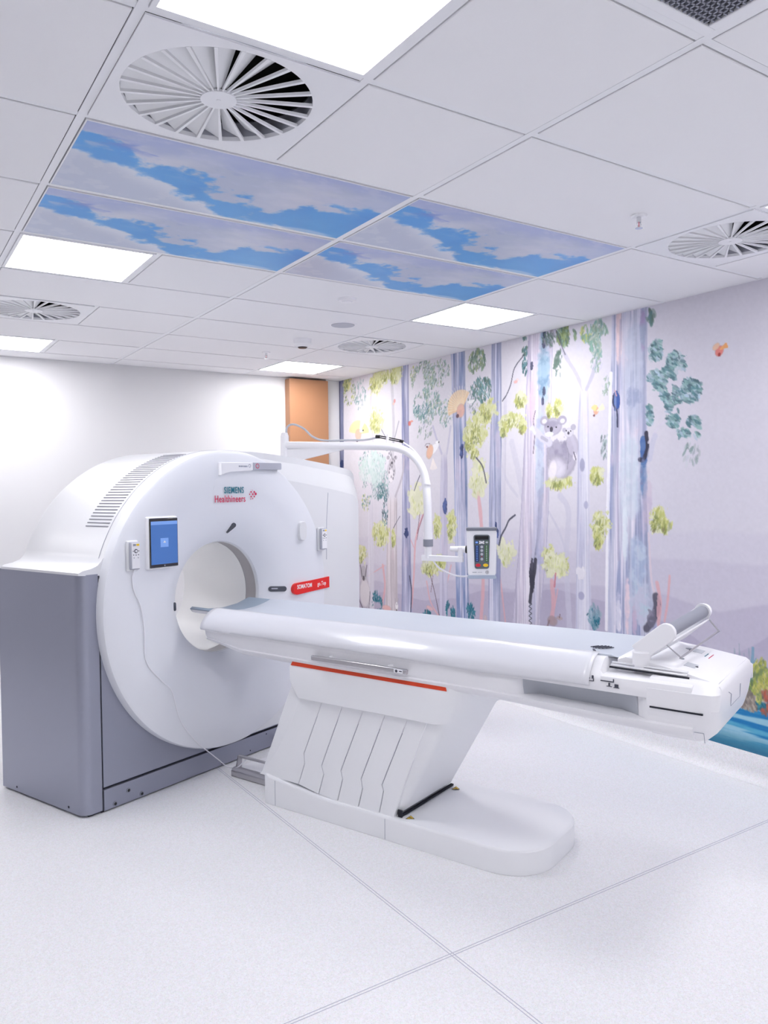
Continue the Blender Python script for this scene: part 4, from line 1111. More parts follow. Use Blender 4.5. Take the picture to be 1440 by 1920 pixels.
for k in rows: grid.box(X0, X1, k*.6-HW, k*.6+HW, H+.003, H+.0065)
grid.box(X0, X0+.02, Y0, Y1, H-.001, H+.004); grid.box(X1-.02, X1, Y0, Y1, H-.001, H+.004)
grid.box(X0, X1, Y1-.02, Y1, H-.001, H+.004); grid.box(X0, X1, Y0, Y0+.02, H-.001, H+.004)
tiles.build('ceiling', 'ceiling_tile', smooth=0); struct(bpy.data.objects['ceiling'])
struct(grid.build('trim_3', 'ceiling_grid', smooth=0))
cap = MB(); cap.box(X0-.1, X1+.1, Y0-.1, Y1+.1, H+.20, H+.24)
struct(cap.build('ceiling', 'dark_void', smooth=0))
for nm, bx in (('wall_front', (X0-.1, X1+.1, Y0-.1, Y0)), ('wall_back', (X0-.1, X1+.1, Y1, Y1+.1)), ('wall_left', (X0-.1, X0, Y0, Y1)), ('wall_right', (X1, X1+.1, Y0, Y1))):
    q = MB(); q.box(*bx, H, H+.2); struct(q.build(nm, 'dark_void', smooth=0))

# light panels
def light_panel():
    t = thing('ceiling_light', '', 'ceiling light')
    e = MB(); e.box(.028, .572, .028, .572, H-.0005, H+.012); e.build('light_diffuser', 'emitter', t, smooth=0)
    f = MB()
    for b in ((.013,.587,.013,.027),(.013,.587,.573,.587),(.013,.027,.027,.573),(.573,.587,.027,.573)): f.box(*b, H-.003, H+.014)
    f.build('frame', 'ceiling_grid', t, smooth=0)
    return t
lp = light_panel()
LP = [((0, -1.2), 'large square ceiling light panel at the top of the picture beside the nearest round diffuser'),
      ((0, 1.2), 'square ceiling light panel touching the lower left cloud panel'),
      ((0, 3.6), 'square ceiling light panel at the left edge above the plain back wall'),
      ((2.4, -1.2), 'ceiling light panel of which only a sliver shows at the right edge'),
      ((2.4, 1.2), 'square ceiling light panel between the right cloud panels and the mural wall'),
      ((2.4, 3.6), 'square ceiling light panel nearest the tan column in the far corner'),
      ((0, -3.6), 'unseen square ceiling light panel added behind the camera to light the middle of the room'), ((2.4, -3.6), 'unseen square ceiling light panel added behind the camera to light the mural wall side'),  # unseen panels carry on the row spacing, added for illumination
      ((-2.4, 3.6), 'unseen square ceiling light panel added in the far left corner to brighten the room')]  # unseen panel added to brighten the room from the left
for i, ((x, y), lb) in enumerate(LP):
    if i == 0: lp.location = (x, y, 0); lp['label'] = lb; lp['group'] = 'square ceiling light panels'
    else: copy_tree(lp, (x, y, 0), lb, 'square ceiling light panels')

# swirl diffusers
def swirl():
    t = thing('air_diffuser', '', 'air diffuser')
    R, N, c = .262, 24, (.3, .3)
    pl = MB(); sq = []
    n = 96
    outer = []
    for k in range(n):
        a = 2*math.pi*k/n; ca, sa = math.cos(a), math.sin(a); m_ = .287/max(abs(ca), abs(sa))
        outer.append((c[0]+m_*ca, c[1]+m_*sa))
    circ = [(c[0]+R*math.cos(2*math.pi*k/n), c[1]+R*math.sin(2*math.pi*k/n)) for k in range(n)]
    circ2 = [(c[0]+(R+.008)*math.cos(2*math.pi*k/n), c[1]+(R+.008)*math.sin(2*math.pi*k/n)) for k in range(n)]
    pl.loft([[(x,y,H+.002) for x,y in outer], [(x,y,H-.003) for x,y in outer], [(x,y,H-.003) for x,y in circ2], [(x,y,H-.001) for x,y in circ], [(x,y,H+.012) for x,y in circ]], (False, False))
    pl.build('face_plate', 'ceiling_grid', t, smooth=30)
    bo = MB()
    bo.loft([[(c[0]+r*math.cos(2*math.pi*k/n), c[1]+r*math.sin(2*math.pi*k/n), z) for k in range(n)] for r, z in ((R+.002, H+.002), (R+.002, H+.06))], (False, False))
    bo.build('collar', 'light_grey', t, fix=False)
    vd = MB(); vd.disc(c, R+.002, R+.002, H+.13, H+.15, 48); vd.loft([[(c[0]+r*math.cos(2*math.pi*k/n), c[1]+r*math.sin(2*math.pi*k/n), z) for k in range(n)] for r, z in ((R+.002, H+.055), (R+.002, H+.135))], (False, False))
    vd.build('duct', 'dark_void', t, fix=False)
    for k in range(N):
        a = 2*math.pi*(k+.5)/N; d = Vector((math.cos(a), math.sin(a), 0)); tn = Vector((-d.y, d.x, 0)); C3 = Vector((c[0], c[1], H))
        b = MB()
        def P(r, s, z): return C3 + d*r + tn*s + Vector((0, 0, z))
        r0, r1 = .045, R
        b.loft([[P(r0,-.0022,-.002), P(r0,.0022,-.002), P(r0,.0022,.006), P(r0,-.0022,.006)], [P(r1,-.0052,-.002), P(r1,.0052,-.002), P(r1,.0052,.006), P(r1,-.0052,.006)]])
        w_ = .060
        b.loft([[P(r0,-.001,.004), P(r0,.001,.004), P(r0,.013,.010), P(r0,.011,.010)], [P(r1,-.002,.004), P(r1,.001,.004), P(r1-.006,w_,.036), P(r1-.006,w_-.003,.036)]])
        b.build('blade', 'diffuser_white', t, smooth=0)
    hb = MB(); hb.disc(c, .050, .050, H-.004, H+.004, 32); hb.disc(c, .006, .006, H-.0055, H-.004, 12); hb.build('hub', 'ceiling_grid', t)
    return t
sw = swirl()
DP = [((0, -.6), 'large round swirl air diffuser beside the nearest light panel at the top left'),
      ((0, 2.4), 'round swirl air diffuser at the left edge of the picture in the far ceiling'),
      ((2.4, -.6), 'round swirl air diffuser at the right edge of the picture near the mural wall'),
      ((2.4, 2.4), 'small looking round swirl air diffuser in front of the far corner light panel')]
for i, ((x, y), lb) in enumerate(DP):
    if i == 0: sw.location = (x, y, 0); sw['label'] = lb; sw['group'] = 'swirl air diffusers'
    else: copy_tree(sw, (x, y, 0), lb, 'swirl air diffusers')

# cloud panels
PS = paint_sky()
skm = paint_grid_object('cloud_panel', PS, lambda s, t: np.stack([s+.02, t+.02, np.full_like(s, H-.0015)], 1), 'sky_print')
skm.data.flip_normals()
for i, ((x, y), lb) in enumerate([((0, 0), 'printed cloud picture ceiling panel next to the large round diffuser'), ((0, .6), 'printed cloud picture ceiling panel touching the left square light panel'),
                   ((1.2, 0), 'printed cloud picture ceiling panel on the right, nearer the viewer'), ((1.2, .6), 'printed cloud picture ceiling panel on the right, touching the light panel by the mural')]):
    o = skm if i == 0 else skm.copy()
    if i: COL.objects.link(o)
    o.location = (x, y, 0)
    tag(o, lb, 'ceiling panel', 'printed cloud ceiling panels')
bk = MB()
for x, y in ((0,0),(0,.6),(1.2,0),(1.2,.6)): bk.box(x+.0155, x+1.1845, y+.0155, y+.5845, H-.0012, H+.01)
struct(bk.build('ceiling', 'ceiling_grid', smooth=0))

# egg crate return grille
gt = thing('return_grille', 'grey square-mesh return air grille at the top right of the ceiling', 'air grille', (.6, -1.8, 0))
g = MB()
for b in ((.015,.585,.015,.045),(.015,.585,.555,.585),(.015,.045,.045,.555),(.555,.585,.045,.555)): g.box(*b, H-.003, H+.008)
g.build('frame', 'ceiling_grid', gt, smooth=0, bevel=.003)
g = MB()
for k in range(1, 32):
    q = .045+.51*k/32
    g.box(q-.0022, q+.0022, .045, .555, H, H+.012); g.box(.045, .555, q-.0022, q+.0022, H, H+.012)
g.build('mesh_core', 'mid_grey', gt, smooth=0)
g = MB(); g.box(.04, .56, .04, .56, H+.05, H+.06); g.build('backing', 'dark_void', gt, smooth=0)

# sprinklers, detectors, speaker
def sprinkler(x, y, label):
    t = thing('fire_sprinkler', label, 'sprinkler', (x, y, H), 0, 'fire sprinklers')
    a = MB(); a.disc((0,0), .034, .028, -.002, -.008, 28); a.build('rosette', 'white_plastic', t)
    a = MB(); a.disc((0,0), .009, .009, -.006, -.028, 14)
    a.tube([(.009,0,-.026),(.012,0,-.036),(.003,0,-.05)], .002, 6); a.tube([(-.009,0,-.026),(-.012,0,-.036),(-.003,0,-.05)], .002, 6)
    a.build('frame_arm', 'chrome', t)
    a = MB(); a.disc((0,0), .015, .015, -.05, -.052, 16); a.build('deflector', 'chrome', t)
    a = MB(); a.tube([(0,0,-.028),(0,0,-.05)], .0025, 8); a.build('glass_bulb', 'pink_ink', t)
sprinkler(2.08, -.30, 'small fire sprinkler head beside the right-hand air diffuser')
sprinkler(2.098, 3.312, 'small fire sprinkler head near the far corner light panel')
t = thing('smoke_detector', 'flat white disc smoke detector just past the cloud panels', 'smoke detector', (1.769, 1.49, H))
a = MB(); a.disc((0,0), .055, .050, -.001, -.014, 36); a.build('base', 'white_plastic', t)
a = MB(); a.disc((0,0), .032, .026, -.014, -.022, 30); a.build('sensor_cap', 'white_plastic', t)
t = thing('ceiling_speaker', 'flat round grey ceiling speaker between the smoke detector and camera dome', 'speaker', (2.098, 2.105, H))
a = MB(); a.disc((0,0), .092, .088, -.001, -.006, 40); a.build('rim', 'white_plastic', t)
a = MB(); a.disc((0,0), .078, .076, -.006, -.009, 40); a.build('grille', 'speaker_grey', t)
t = thing('motion_sensor', 'white tapered ceiling sensor with a dark underside', 'sensor', (2.103, 2.698, H))
a = MB(); a.disc((0,0), .068, .062, -.001, -.035, 32); a.disc((0,0), .062, .040, -.035, -.058, 32); a.build('housing', 'white_plastic', t)
a = MB(); a.disc((0,0), .036, .028, -.058, -.066, 24); a.build('lens', 'black_plastic', t)
# ------------------------------------------------------------------ the scanner: local x = across, local y = -(out towards the table), z = up
GO = (0.391, 1.621, 0.0); GA = math.radians(21.4)
BU, BW = .84, .985               # bore centre
gan = thing('ct_scanner_gantry', 'large white ring-shaped scanner gantry with grey cabinet side and round bore', 'medical scanner', GO, GA)
def L(u, v, w): return (u, -v, w)
def LR(pts, v): return [(a, -v, b) for a, b in pts]
def lathe(mb, prof, a0=0, a1=360, n=128, cu=BU, cw=BW, capr=False):
    full = abs(a1-a0) >= 360
    m = n if full else n+1
    rings = []
    for r, v in prof:
        rings.append([L(cu+r*math.cos(math.radians(a0+(a1-a0)*k/n)), v, cw+r*math.sin(math.radians(a0+(a1-a0)*k/n))) for k in range(m)])
    mb.loft(rings, (False, False), closed=full)
    return mb
def surf_v(r):
    return float(np.interp(r, [p[0] for p in FACE][::-1], [p[1] for p in FACE][::-1]))
FACE = [(.857,.0),(.857,.035),(.850,.052),(.835,.060),(.70,.061),(.655,.058),(.63,.052),(.55,.046),(.48,.034),(.42,.012),(.37,-.015),(.34,-.038),(.328,-.046),(.325,-.055)]
def on_face(u, w, lift=0.0):
    return L(u, surf_v(math.hypot(u-BU, w-BW))+lift, w)

# white outer shell
arc = [(BU+.857*math.cos(math.radians(a)), BW+.857*math.sin(math.radians(a))) for a in np.arange(160, 83.9, -1.0)]
shell = [(-.108, 1.200), (-.108, 1.212), (-.085, 1.222), (-.04, 1.228), (.0, 1.242), (.022, 1.262)] + arc + \
        [(1.06, 1.842), (1.2, 1.835), (1.5, 1.812), (1.815, 1.778), (2.0, 1.752), (2.045, 1.742), (2.075, 1.722), (2.09, 1.69), (2.095, 1.5), (2.09, .9), (2.08, .17), (1.6, .155), (.9, .15), (.03, .15), (.02, 1.19)]
m = MB()
def inset(poly, d, c=(1.0, 1.0)):
    return [(c[0]+(x-c[0])*(1-d), c[1]+(z-c[1])*(1-d)) for x, z in poly]
m.loft([LR(shell, -.0), LR(shell, -.20), LR(shell, -.50), LR(shell, -.70), LR(inset(shell, .012), -.735), LR(inset(shell, .03), -.75)], (False, False))
m.build('outer_shell', 'gantry_white', gan, smooth=30)
bore_out = [(BU+.335*math.cos(math.radians(a)), BW+.335*math.sin(math.radians(a))) for a in range(0, 360, 6)]
fr_in = [(BU+.74*math.cos(math.radians(a)), BW+.74*math.sin(math.radians(a))) for a in range(0, 360, 5)]
hole_cap('front_edge', shell, fr_in, .0, 'gantry_white', gan)
hole_cap('rear_cover', inset(shell, .03), bore_out, .75, 'gantry_white', gan)

# right wing of the front, with its sloping upper chamfer
na = 40
arcw = [(BU+.70*math.cos(math.radians(a)), BW+.70*math.sin(math.radians(a))) for a in np.linspace(-88, 88, na)]
inner = [(.95, 1.700), (1.2, 1.685), (1.485, 1.650), (1.815, 1.603), (1.98, 1.575), (2.03, 1.560), (2.055, 1.535), (2.066, 1.49), (2.066, .9), (2.055, .17), (1.6, .157), (1.0, .152)]
outer = [(.95, 1.845), (1.2, 1.836), (1.5, 1.813), (1.815, 1.779), (2.0, 1.753), (2.048, 1.742), (2.077, 1.722), (2.091, 1.69), (2.092, .9), (2.081, .17), (1.6, .155), (1.0, .150)]
m = MB()
mid = [(a[0]*.35+b[0]*.65, a[1]*.35+b[1]*.65) for a, b in zip(outer, inner)]
vtop = [-.025]*8 + [-.0]*4
def ringv(poly, vs): return [(p[0], -v, p[1]) for p, v in zip(poly, vs)]
m.loft([ringv(outer, [-.06]*12), ringv(outer, vtop), ringv(mid, [.040]*12), ringv(inner, [.056]*12)], (False, False), closed=False)
m.add(LR(inner, .056) + LR(arcw, .056), [tuple(range(len(inner)+len(arcw)))])
m.build('wing_cover', 'gantry_white', gan, smooth=28)

# round front cover
m = MB(); lathe(m, FACE, n=160); m.build('front_cover', 'gantry_face', gan, smooth=30)
m = MB(); lathe(m, [(.3262,-.055),(.322,-.058),(.321,-.066),(.325,-.07)], n=128); m.build('bore_rim', 'gantry_white', gan, smooth=50)
m = MB(); lathe(m, [(.3235,-.066),(.3235,-.153)], n=128); m.build('bore_window_ring', 'bore_taupe', gan, smooth=50)
m = MB(); lathe(m, [(.3245,-.153),(.3245,-.1555)], n=128); m.build('bore_seam', 'dark_gap', gan, smooth=50)
m = MB(); lathe(m, [(.3235,-.155),(.3235,-.60),(.335,-.75)], n=128); m.build('bore_liner', 'bore_white', gan, smooth=50)

# grey lower body
m = MB(); pts = []
R_ = .05
pts = [(-.105, -.745), (0.0, -.745), (0.0, .0)]
for k in range(9):
    a = math.radians(90+90*k/8); pts.append((-.105+R_+R_*math.cos(a), -R_+R_*math.sin(a)+.002))
pts = [(-.105, -.745), (-.002, -.745), (-.002, .002)] + pts[3:]
m.loft([[L(a, b, .012) for a, b in pts], [L(a, b, 1.2005) for a, b in pts]])
m.build('side_cabinet', 'grey_paint', gan, smooth=30)
m = MB(); arcp = [(BU+.80*math.cos(math.radians(a)), BW+.80*math.sin(math.radians(a))) for a in np.linspace(-76, -194, 40)]
poly = [(.005, 1.19), (.005, .126)] + [(1.035, .126)] + arcp
m.loft([LR(poly, -.004), LR(poly, .004)])
m.build('front_panel', 'grey_paint', gan, smooth=0)
m = MB(); m.loft([LR([(1.0,.126),(1.6,.126),(1.6,.16),(1.0,.16)], -.004), LR([(1.0,.126),(1.6,.126),(1.6,.16),(1.0,.16)], .004)])
m.build('front_panel', 'grey_paint', gan, smooth=0)
m = MB(); m.box(.005, 2.07, -.008, .74, .008, .114); m.build('plinth', 'grey_paint', gan, smooth=0, bevel=.002)
m = MB(); m.box(-.07, 2.06, .014, .72, .0, .16); m.box(-.004, .01, .004, .03, .0, 1.195)
m.build('dark_backing', 'dark_gap', gan, smooth=0)  # near-black backing puts shade into the panel gaps and floor line

# cooling slots on the shoulder
m = MB()
for k in range(33):
    a = math.radians(148.75-1.37*k)
    r0, r1, hw = .8555, .8594, .0028
    v0 = -.252; v1 = -.06
    d = Vector((math.cos(a), 0, math.sin(a))); tn = Vector((-d.z, 0, d.x)); c = Vector((BU, 0, BW))
    ring = lambda v: [c+d*r0-tn*hw+Vector((0,-v,0)), c+d*r1-tn*hw+Vector((0,-v,0)), c+d*r1+tn*hw+Vector((0,-v,0)), c+d*r0+tn*hw+Vector((0,-v,0))]
    m.loft([ring(v0), ring(v1)])
m.build('cooling_slots', 'vent_grey', gan, smooth=0)

# seams
m = MB()
m.tube([L(1.716,-.03,1.795), L(1.722,.005,1.72), L(1.733,.043,1.645), L(1.73,.0565,1.58), L(1.712,.0565,1.40), L(1.706,.0565,1.14)], .0016, 6)
m.build('cover_seam', 'seam_grey', gan)
m = MB(); lathe(m, [(.8585,-.035),(.8595,-.037),(.8585,-.039)], 85, 163, 60); m.build('cover_seam', 'seam_grey', gan)

# status light bar above the bore
m = MB(); m.loft([LR([(.752,1.768),(1.005,1.772),(1.005,1.730),(.99,1.724),(.83,1.715),(.785,1.706),(.765,1.697),(.752,1.694)], .055), LR([(.752,1.768),(1.005,1.772),(1.005,1.730),(.99,1.724),(.83,1.715),(.785,1.706),(.765,1.697),(.752,1.694)], .084)])
sb = m.build('status_bar', 'white_plastic', gan, smooth=0, bevel=.003)
m = MB(); m.loft([LR([(1.006,1.772),(1.245,1.774),(1.250,1.768),(1.250,1.738),(1.245,1.733),(1.006,1.731)], .05), LR([(1.006,1.772),(1.245,1.774),(1.250,1.768),(1.250,1.738),(1.245,1.733),(1.006,1.731)], .084)])
m.build('light_strip', 'light_grey', sb, smooth=0, bevel=.002)
def ring_icon(name, u, w, v, r, wd, mt, parent):
    q = MB(); q.loft([[L(u+x*math.cos(a), v, w+x*math.sin(a)) for a in [2*math.pi*k/28 for k in range(28)]] for x in (r, r-wd)], (False, False))
    return q.build(name, mt, parent, smooth=0)
ring_icon('ring_icon', 1.040, 1.752, .0848, .015, .004, 'magenta_ink', sb)
ring_icon('ring_icon', .975, 1.752, .0848, .010, .003, 'pale_ink', sb)
FRONT = Matrix.Rotation(math.radians(90), 4, 'X')
def front_text(name, body, u, w, v, size, m_, parent, bold=0.0, sx=1.0, tilt=0.0, spacing=1.0):
    mt = Matrix.Translation(L(u, v, w)) @ Matrix.Rotation(tilt, 4, 'Z') @ FRONT
    return text_mesh(name, body, size, m_, parent, mt, bold=bold, sx=sx, spacing=spacing)
m = MB()
for x0, x1 in ((.888,.900),(.903,.918),(.921,.927),(.930,.948),(.951,.957)): m.box(x0, x1, -.0848, -.0840, 1.744, 1.7525)
m.build('printed_marks', 'pale_ink', sb, smooth=0)
# maker's lettering
front_text('lettering', 'SIEMENS', .795, 1.592, .0585, .053, 'teal_ink', gan, .0006, .72, 0, 1.12)
front_text('lettering', 'Healthineers', .724, 1.541, .0555, .056, 'magenta_ink', gan, .0005, .76, 0, 1.10)
m = MB()
rr = random.Random(2)
for (du, dw, s_) in [(-.012,.0,.004),(0,.014,.0055),(.0,-.014,.0055),(.012,.026,.004),(.012,-.026,.004),(.014,.0,.0065),(.026,.014,.0065),(.026,-.014,.005),(.038,.002,.0085),(.024,.034,.003),(.0,.03,.003),(-.004,-.028,.003)]:
    m.disc((1.012+du, 1.584+dw), s_, s_, -.0565, -.0570, 12, axis='y')
m.build('dot_emblem', 'magenta_ink', gan, smooth=0)
# red model badge
m = MB()
cyl = [(1.402+.0365*math.cos(math.radians(a)), .975+.0365*math.sin(math.radians(a))) for a in range(90, 271, 12)]
poly = cyl + [(1.722, .952), (1.722, 1.024)]
m.loft([LR(poly, .040), LR(poly, .0655)])
bd = m.build('model_badge', 'badge_red', gan, smooth=0)
front_text('badge_lettering', 'SOMATOM', 1.400, .974, .0662, .038, 'white_ink', bd, .0006, .72, 0, 1.10)
front_text('badge_lettering', 'go.Top', 1.600, .974, .0662, .038, 'white_ink', bd, .0004, .66, 0, 1.22)
# laser window slots in the face
def capsule_slot(name, p0, p1, hw, m_, thick=.014, parent=gan, taper=1.0, lift=.006):
    a = Vector(on_face(*p0, lift)); b = Vector(on_face(*p1, lift)); ax = (b-a).normalized()
    nrm = Vector((0, -1, 0)); nrm = (nrm - ax*nrm.dot(ax)).normalized(); sd = ax.cross(nrm)
    ring = []
    for k in range(9):
        t = math.radians(90+180*k/8); ring.append(a+ax*hw*taper*math.cos(t)+sd*hw*taper*math.sin(t))
    for k in range(9):
        t = math.radians(-90+180*k/8); ring.append(b+ax*hw*math.cos(t)+sd*hw*math.sin(t))
    q = MB(); q.loft([[p-nrm*thick for p in ring], [p+nrm*.0008 for p in ring]])
    return q.build(name, m_, parent, smooth=30)
s1 = capsule_slot('laser_window', (1.228, .990), (1.310, .984), .0165, 'lens_dark')
capsule_slot('lens_bar', (1.232, .992), (1.262, .990), .004, 'light_grey', .001, None or s1, 1.0, .0085)
capsule_slot('laser_window', (.874, 1.362), (.903, 1.402), .0155, 'lens_dark', taper=.35)
capsule_slot('laser_window', (.500, .955), (.500, .985), .009, 'lens_dark')
# raised oval cap on the right
m = MB(); pr = []
for r_, v_ in ((1.0, .048), (1.0, .070), (.92, .078)):
    ring = []
    for k in range(32):
        a = 2*math.pi*k/32; x, z = math.cos(a), math.sin(a)
        ring.append(L(1.452+.036*r_*(abs(x)**.6)*math.copysign(1, x), v_, 1.344+.062*r_*(abs(z)**.7)*math.copysign(1, z)))
    pr.append(ring)
m.loft(pr); m.build('oval_cap', 'gantry_white', gan, smooth=40)
# plinth bolts, screws and socket
for u, w in ((.066, .026), (.147, .069), (.228, .025)):
    q = MB(); q.disc((u, w), .013, .012, -.0075, -.012, 20, axis='y'); b = q.build('plug', 'mid_grey', gan)
    q = MB(); q.disc((u, w), .008, .008, -.0118, -.0125, 16, axis='y'); q.build('plug_hole', 'black_plastic', b)
for u, w in ((.79, .018), (1.02, .03), (1.16, .095)):
    q = MB(); q.disc((u, w), .004, .004, -.007, -.009, 10, axis='y'); q.build('screw', 'dark_gap', gan)
for v in (-.605, -.129):
    q = MB(); q.disc((v*-1, .035), .006, .006, -.106, -.1045, 12, axis='x'); q.build('screw', 'dark_gap', gan)
q = MB(); q.disc((1.245, .048), .018, .014, -.0075, -.016, 20, axis='y'); q.build('socket', 'mid_grey', gan)
# tablet holder frame
m = MB()
def quad_frame(m, u0, u1, w0, w1, v0, v1, t):
    m.box(u0, u1, -v1, -v0, w0, w0+t); m.box(u0, u1, -v1, -v0, w1-t, w1); m.box(u0, u0+t, -v1, -v0, w0+t, w1-t); m.box(u1-t, u1, -v1, -v0, w0+t, w1-t)
m.box(.243, .440, -.078, -.045, 1.200, 1.476)
m.build('tablet_holder', 'white_plastic', gan, smooth=40, bevel=.010, seg=3)
# the tablet itself
tabl = thing('tablet_computer', 'black-framed tablet with a blue screen mounted upright on the scanner face', 'tablet', GO, GA)
m = MB(); m.box(.252, .434, -.0855, -.0775, 1.209, 1.467); m.build('body', 'black_glass', tabl, smooth=40, bevel=.004, seg=2)
m = MB(); m.box(.258, .429, -.0862, -.085, 1.226, 1.451); sc_ = m.build('screen', 'screen_blue', tabl, smooth=0)
m = MB(); m.box(.258, .429, -.0866, -.0861, 1.433, 1.451); m.build('menu_bar', 'screen_blue_pale', sc_, smooth=0)
m = MB(); m.box(.318, .369, -.0866, -.0861, 1.315, 1.362); m.build('centre_tile', 'screen_blue_pale', sc_, smooth=0)
m = MB(); m.box(.336, .352, -.0870, -.0865, 1.338, 1.342); m.disc((.344,1.344), .004, .004, -.0865, -.087, 12, axis='y'); m.build('icon', 'white_ink', sc_, smooth=0)
m = MB(); m.disc((.343, 1.2175), .004, .004, -.0856, -.0862, 16, axis='y'); m.build('home_button', 'pale_ink', tabl)

# remote controls
def remote(u, w, v, label):
    t = thing('remote_control', label, 'remote control', (GO[0]+u*math.cos(GA)+v*math.sin(GA), GO[1]+u*math.sin(GA)-v*math.cos(GA), w), GA, 'hand-held remotes on the scanner face')
    m = MB(); m.box(-.036, .034, -.020, .0, -.082, .075); m.build('cradle', 'gantry_white', t, smooth=40, bevel=.010, seg=3)
    m = MB(); m.box(-.028, .029, -.040, -.018, -.073, .069); b = m.build('body', 'light_grey', t, smooth=40, bevel=.009, seg=3)
    m = MB(); m.box(-.0235, .0245, -.0412, -.0395, -.066, .063); m.build('face', 'white_plastic', t, smooth=40, bevel=.003)
    for x in (-.016, .004):
        q = MB(); q.box(x, x+.016, -.0425, -.041, .048, .058); q.build('label_key', 'yellow' if x > 0 else 'pale_ink', t, smooth=0)
    q = MB(); q.disc((.0005, .022), .011, .010, -.0405, -.043, 20, axis='y'); q.build('round_key', 'dark_ink', t)
    q = MB(); q.disc((.0005, .022), .007, .006, -.042, -.0445, 16, axis='y'); q.build('centre_key', 'white_plastic', t)
    for x, z in ((-.016,.022),(.017,.022),(-.014,.003),(.015,.003),(.0005,.002),(-.012,-.012),(.013,-.012)):
        q = MB(); q.disc((x, z), .003, .0025, -.0405, -.0425, 10, axis='y'); q.build('small_key', 'dark_ink' if z > 0 else 'pale_ink', t)
    return t
remote(.152, 1.285, .060, 'small white wall-clipped remote control left of the tablet')
remote(1.640, 1.285, .056, 'small white wall-clipped remote control right of the bore above the red badge')

# thin cord hanging from the left remote down to the floor
def gpt(u, v, w):
    return Vector((GO[0]+u*math.cos(GA)+v*math.sin(GA), GO[1]+u*math.sin(GA)-v*math.cos(GA), w))
def world_tube(name, pts, r, mt, label, cat, n=8, k=8, group=None):
    P = [Vector(p) for p in pts]; base = P[-1].copy()
    q = MB(); q.tube([p-base for p in smoothpath(P, k)], r, n)
    o = q.build(name, mt, None); o.location = base
    return tag(o, label, cat, group)
world_tube('white_cable', [gpt(.152,.088,1.214), gpt(.153,.066,1.17), gpt(.165,.064,1.096), gpt(.206,.058,1.02), gpt(.228,.056,.894), gpt(.232,.0625,.728), gpt(.325,.059,.611), gpt(.394,.058,.54), gpt(.431,.065,.401), gpt(.473,.066,.318), gpt(.563,.066,.21), gpt(.64,.05,.145), gpt(.74,.03,.062), gpt(.73,.12,.040), gpt(.735,.19,.048), gpt(.76,.235,.0925)],
           .0032, 'cable_white', 'thin white cord hanging from the left remote down to the foot pedal', 'cable')
pc = thing('power_cord', 'short white cord with a black plug in the grey plinth by the pedestal', 'cable', gpt(1.245, .016, .048), GA)
q = MB(); q.tube([(0,0,0),(0,-.045,-.004)], [.010,.009], 12); q.tube([(0,-.044,-.004),(0,-.062,-.008)], .006, 10); q.build('plug', 'black_plastic', pc)
q = MB(); q.tube(smoothpath([(0,-.06,-.008),(-.01,-.09,-.006),(-.07,-.115,-.028),(-.10,-.13,-.040),(-.06,-.20,-.043),(-.09,-.24,-.034),(-.16,-.235,-.0355)], 8), .0035, 8); q.build('cord', 'cable_white', pc)

# ------------------------------------------------------------------ patient table
tab = thing('patient_table', 'long white scanner table on a leaning pleated pedestal', 'scanner table', GO, GA)
TC = .84
def outline_round(u0, u1, v0, v1, rn, rf, n=8):
    pts = []
    for (cx, cy, r, a0) in ((u0+rn, v0+rn, rn, 180), (u1-rn, v0+rn, rn, 270), (u1-rf, v1-rf, rf, 0), (u0+rf, v1-rf, rf, 90)):
        for k in range(n+1):
            a = math.radians(a0+90*k/n); pts.append((cx+r*math.cos(a), cy+r*math.sin(a)))
    out = []
    for i, p in enumerate(pts):
        q = pts[(i+1) % len(pts)]; c = max(1, int(math.hypot(q[0]-p[0], q[1]-p[1])/.06))
        out += [(p[0]+(q[0]-p[0])*t/c, p[1]+(q[1]-p[1])*t/c) for t in range(c)]
    return out
o0 = outline_round(.548, 1.132, .56, 2.085, .05, .20)
o1 = outline_round(.566, 1.114, .578, 2.067, .045, .19)
def base_w(v, d=0.0):      # the base rises towards the gantry
    return .108 + .055*max(0, min(1, (1.05-v)/.55))**1.5 + d
m = MB()
m.loft([[L(a, b, .001) for a, b in o0], [L(a, b, base_w(b, -.012)) for a, b in o0], [L(a, b, base_w(b, -.004)) for a, b in inset(o0, .008, (.84, 1.3))], [L(a, b, base_w(b)) for a, b in inset(o0, .022, (.84, 1.3))],
        [L(a, b, base_w(b)) for a, b in inset(o0, .20, (.84, 1.3))], [L(a, b, base_w(b, -.004)) for a, b in inset(o0, .30, (.84, 1.3))]])
tb_ = m.build('base', 'pedestal_white', tab, smooth=32)
for v in (.66, 1.345):
    m = MB(); m.tube([L(.5475, v, .003), L(.5475, v, base_w(v, -.012)), L(.575, v+.012, base_w(v, .0005)), L(.60, v+.02, base_w(v, .0005))], .0011, 6); m.build('base_seam', 'seam_grey', tb_)
# warning triangles on the base
for u, v, rz in ((.600, 1.452, 0), (1.02, 1.447, 0)):
    m = MB(); z = base_w(v)+.0008; s = .022
    m.loft([[L(u-s, v-s*.6, z), L(u+s, v-s*.6, z), L(u, v+s, z)], [L(u-s, v-s*.6, z+.0006), L(u+s, v-s*.6, z+.0006), L(u, v+s, z+.0006)]]); w_ = m.build('warning_label', 'black_plastic', tb_, smooth=0)
    m = MB(); s *= .8; z += .0004
    m.loft([[L(u-s, v-s*.55, z), L(u+s, v-s*.55, z), L(u, v+s*.95, z)], [L(u-s, v-s*.55, z+.0006), L(u+s, v-s*.55, z+.0006), L(u, v+s*.95, z+.0006)]]); m.build('yellow_face', 'yellow', w_, smooth=0)
    m = MB(); z += .0006; m.box(u-.004, u+.003, -(v+.006), -(v-.008), z, z+.0004); m.build('hazard_mark', 'black_plastic', w_, smooth=0)

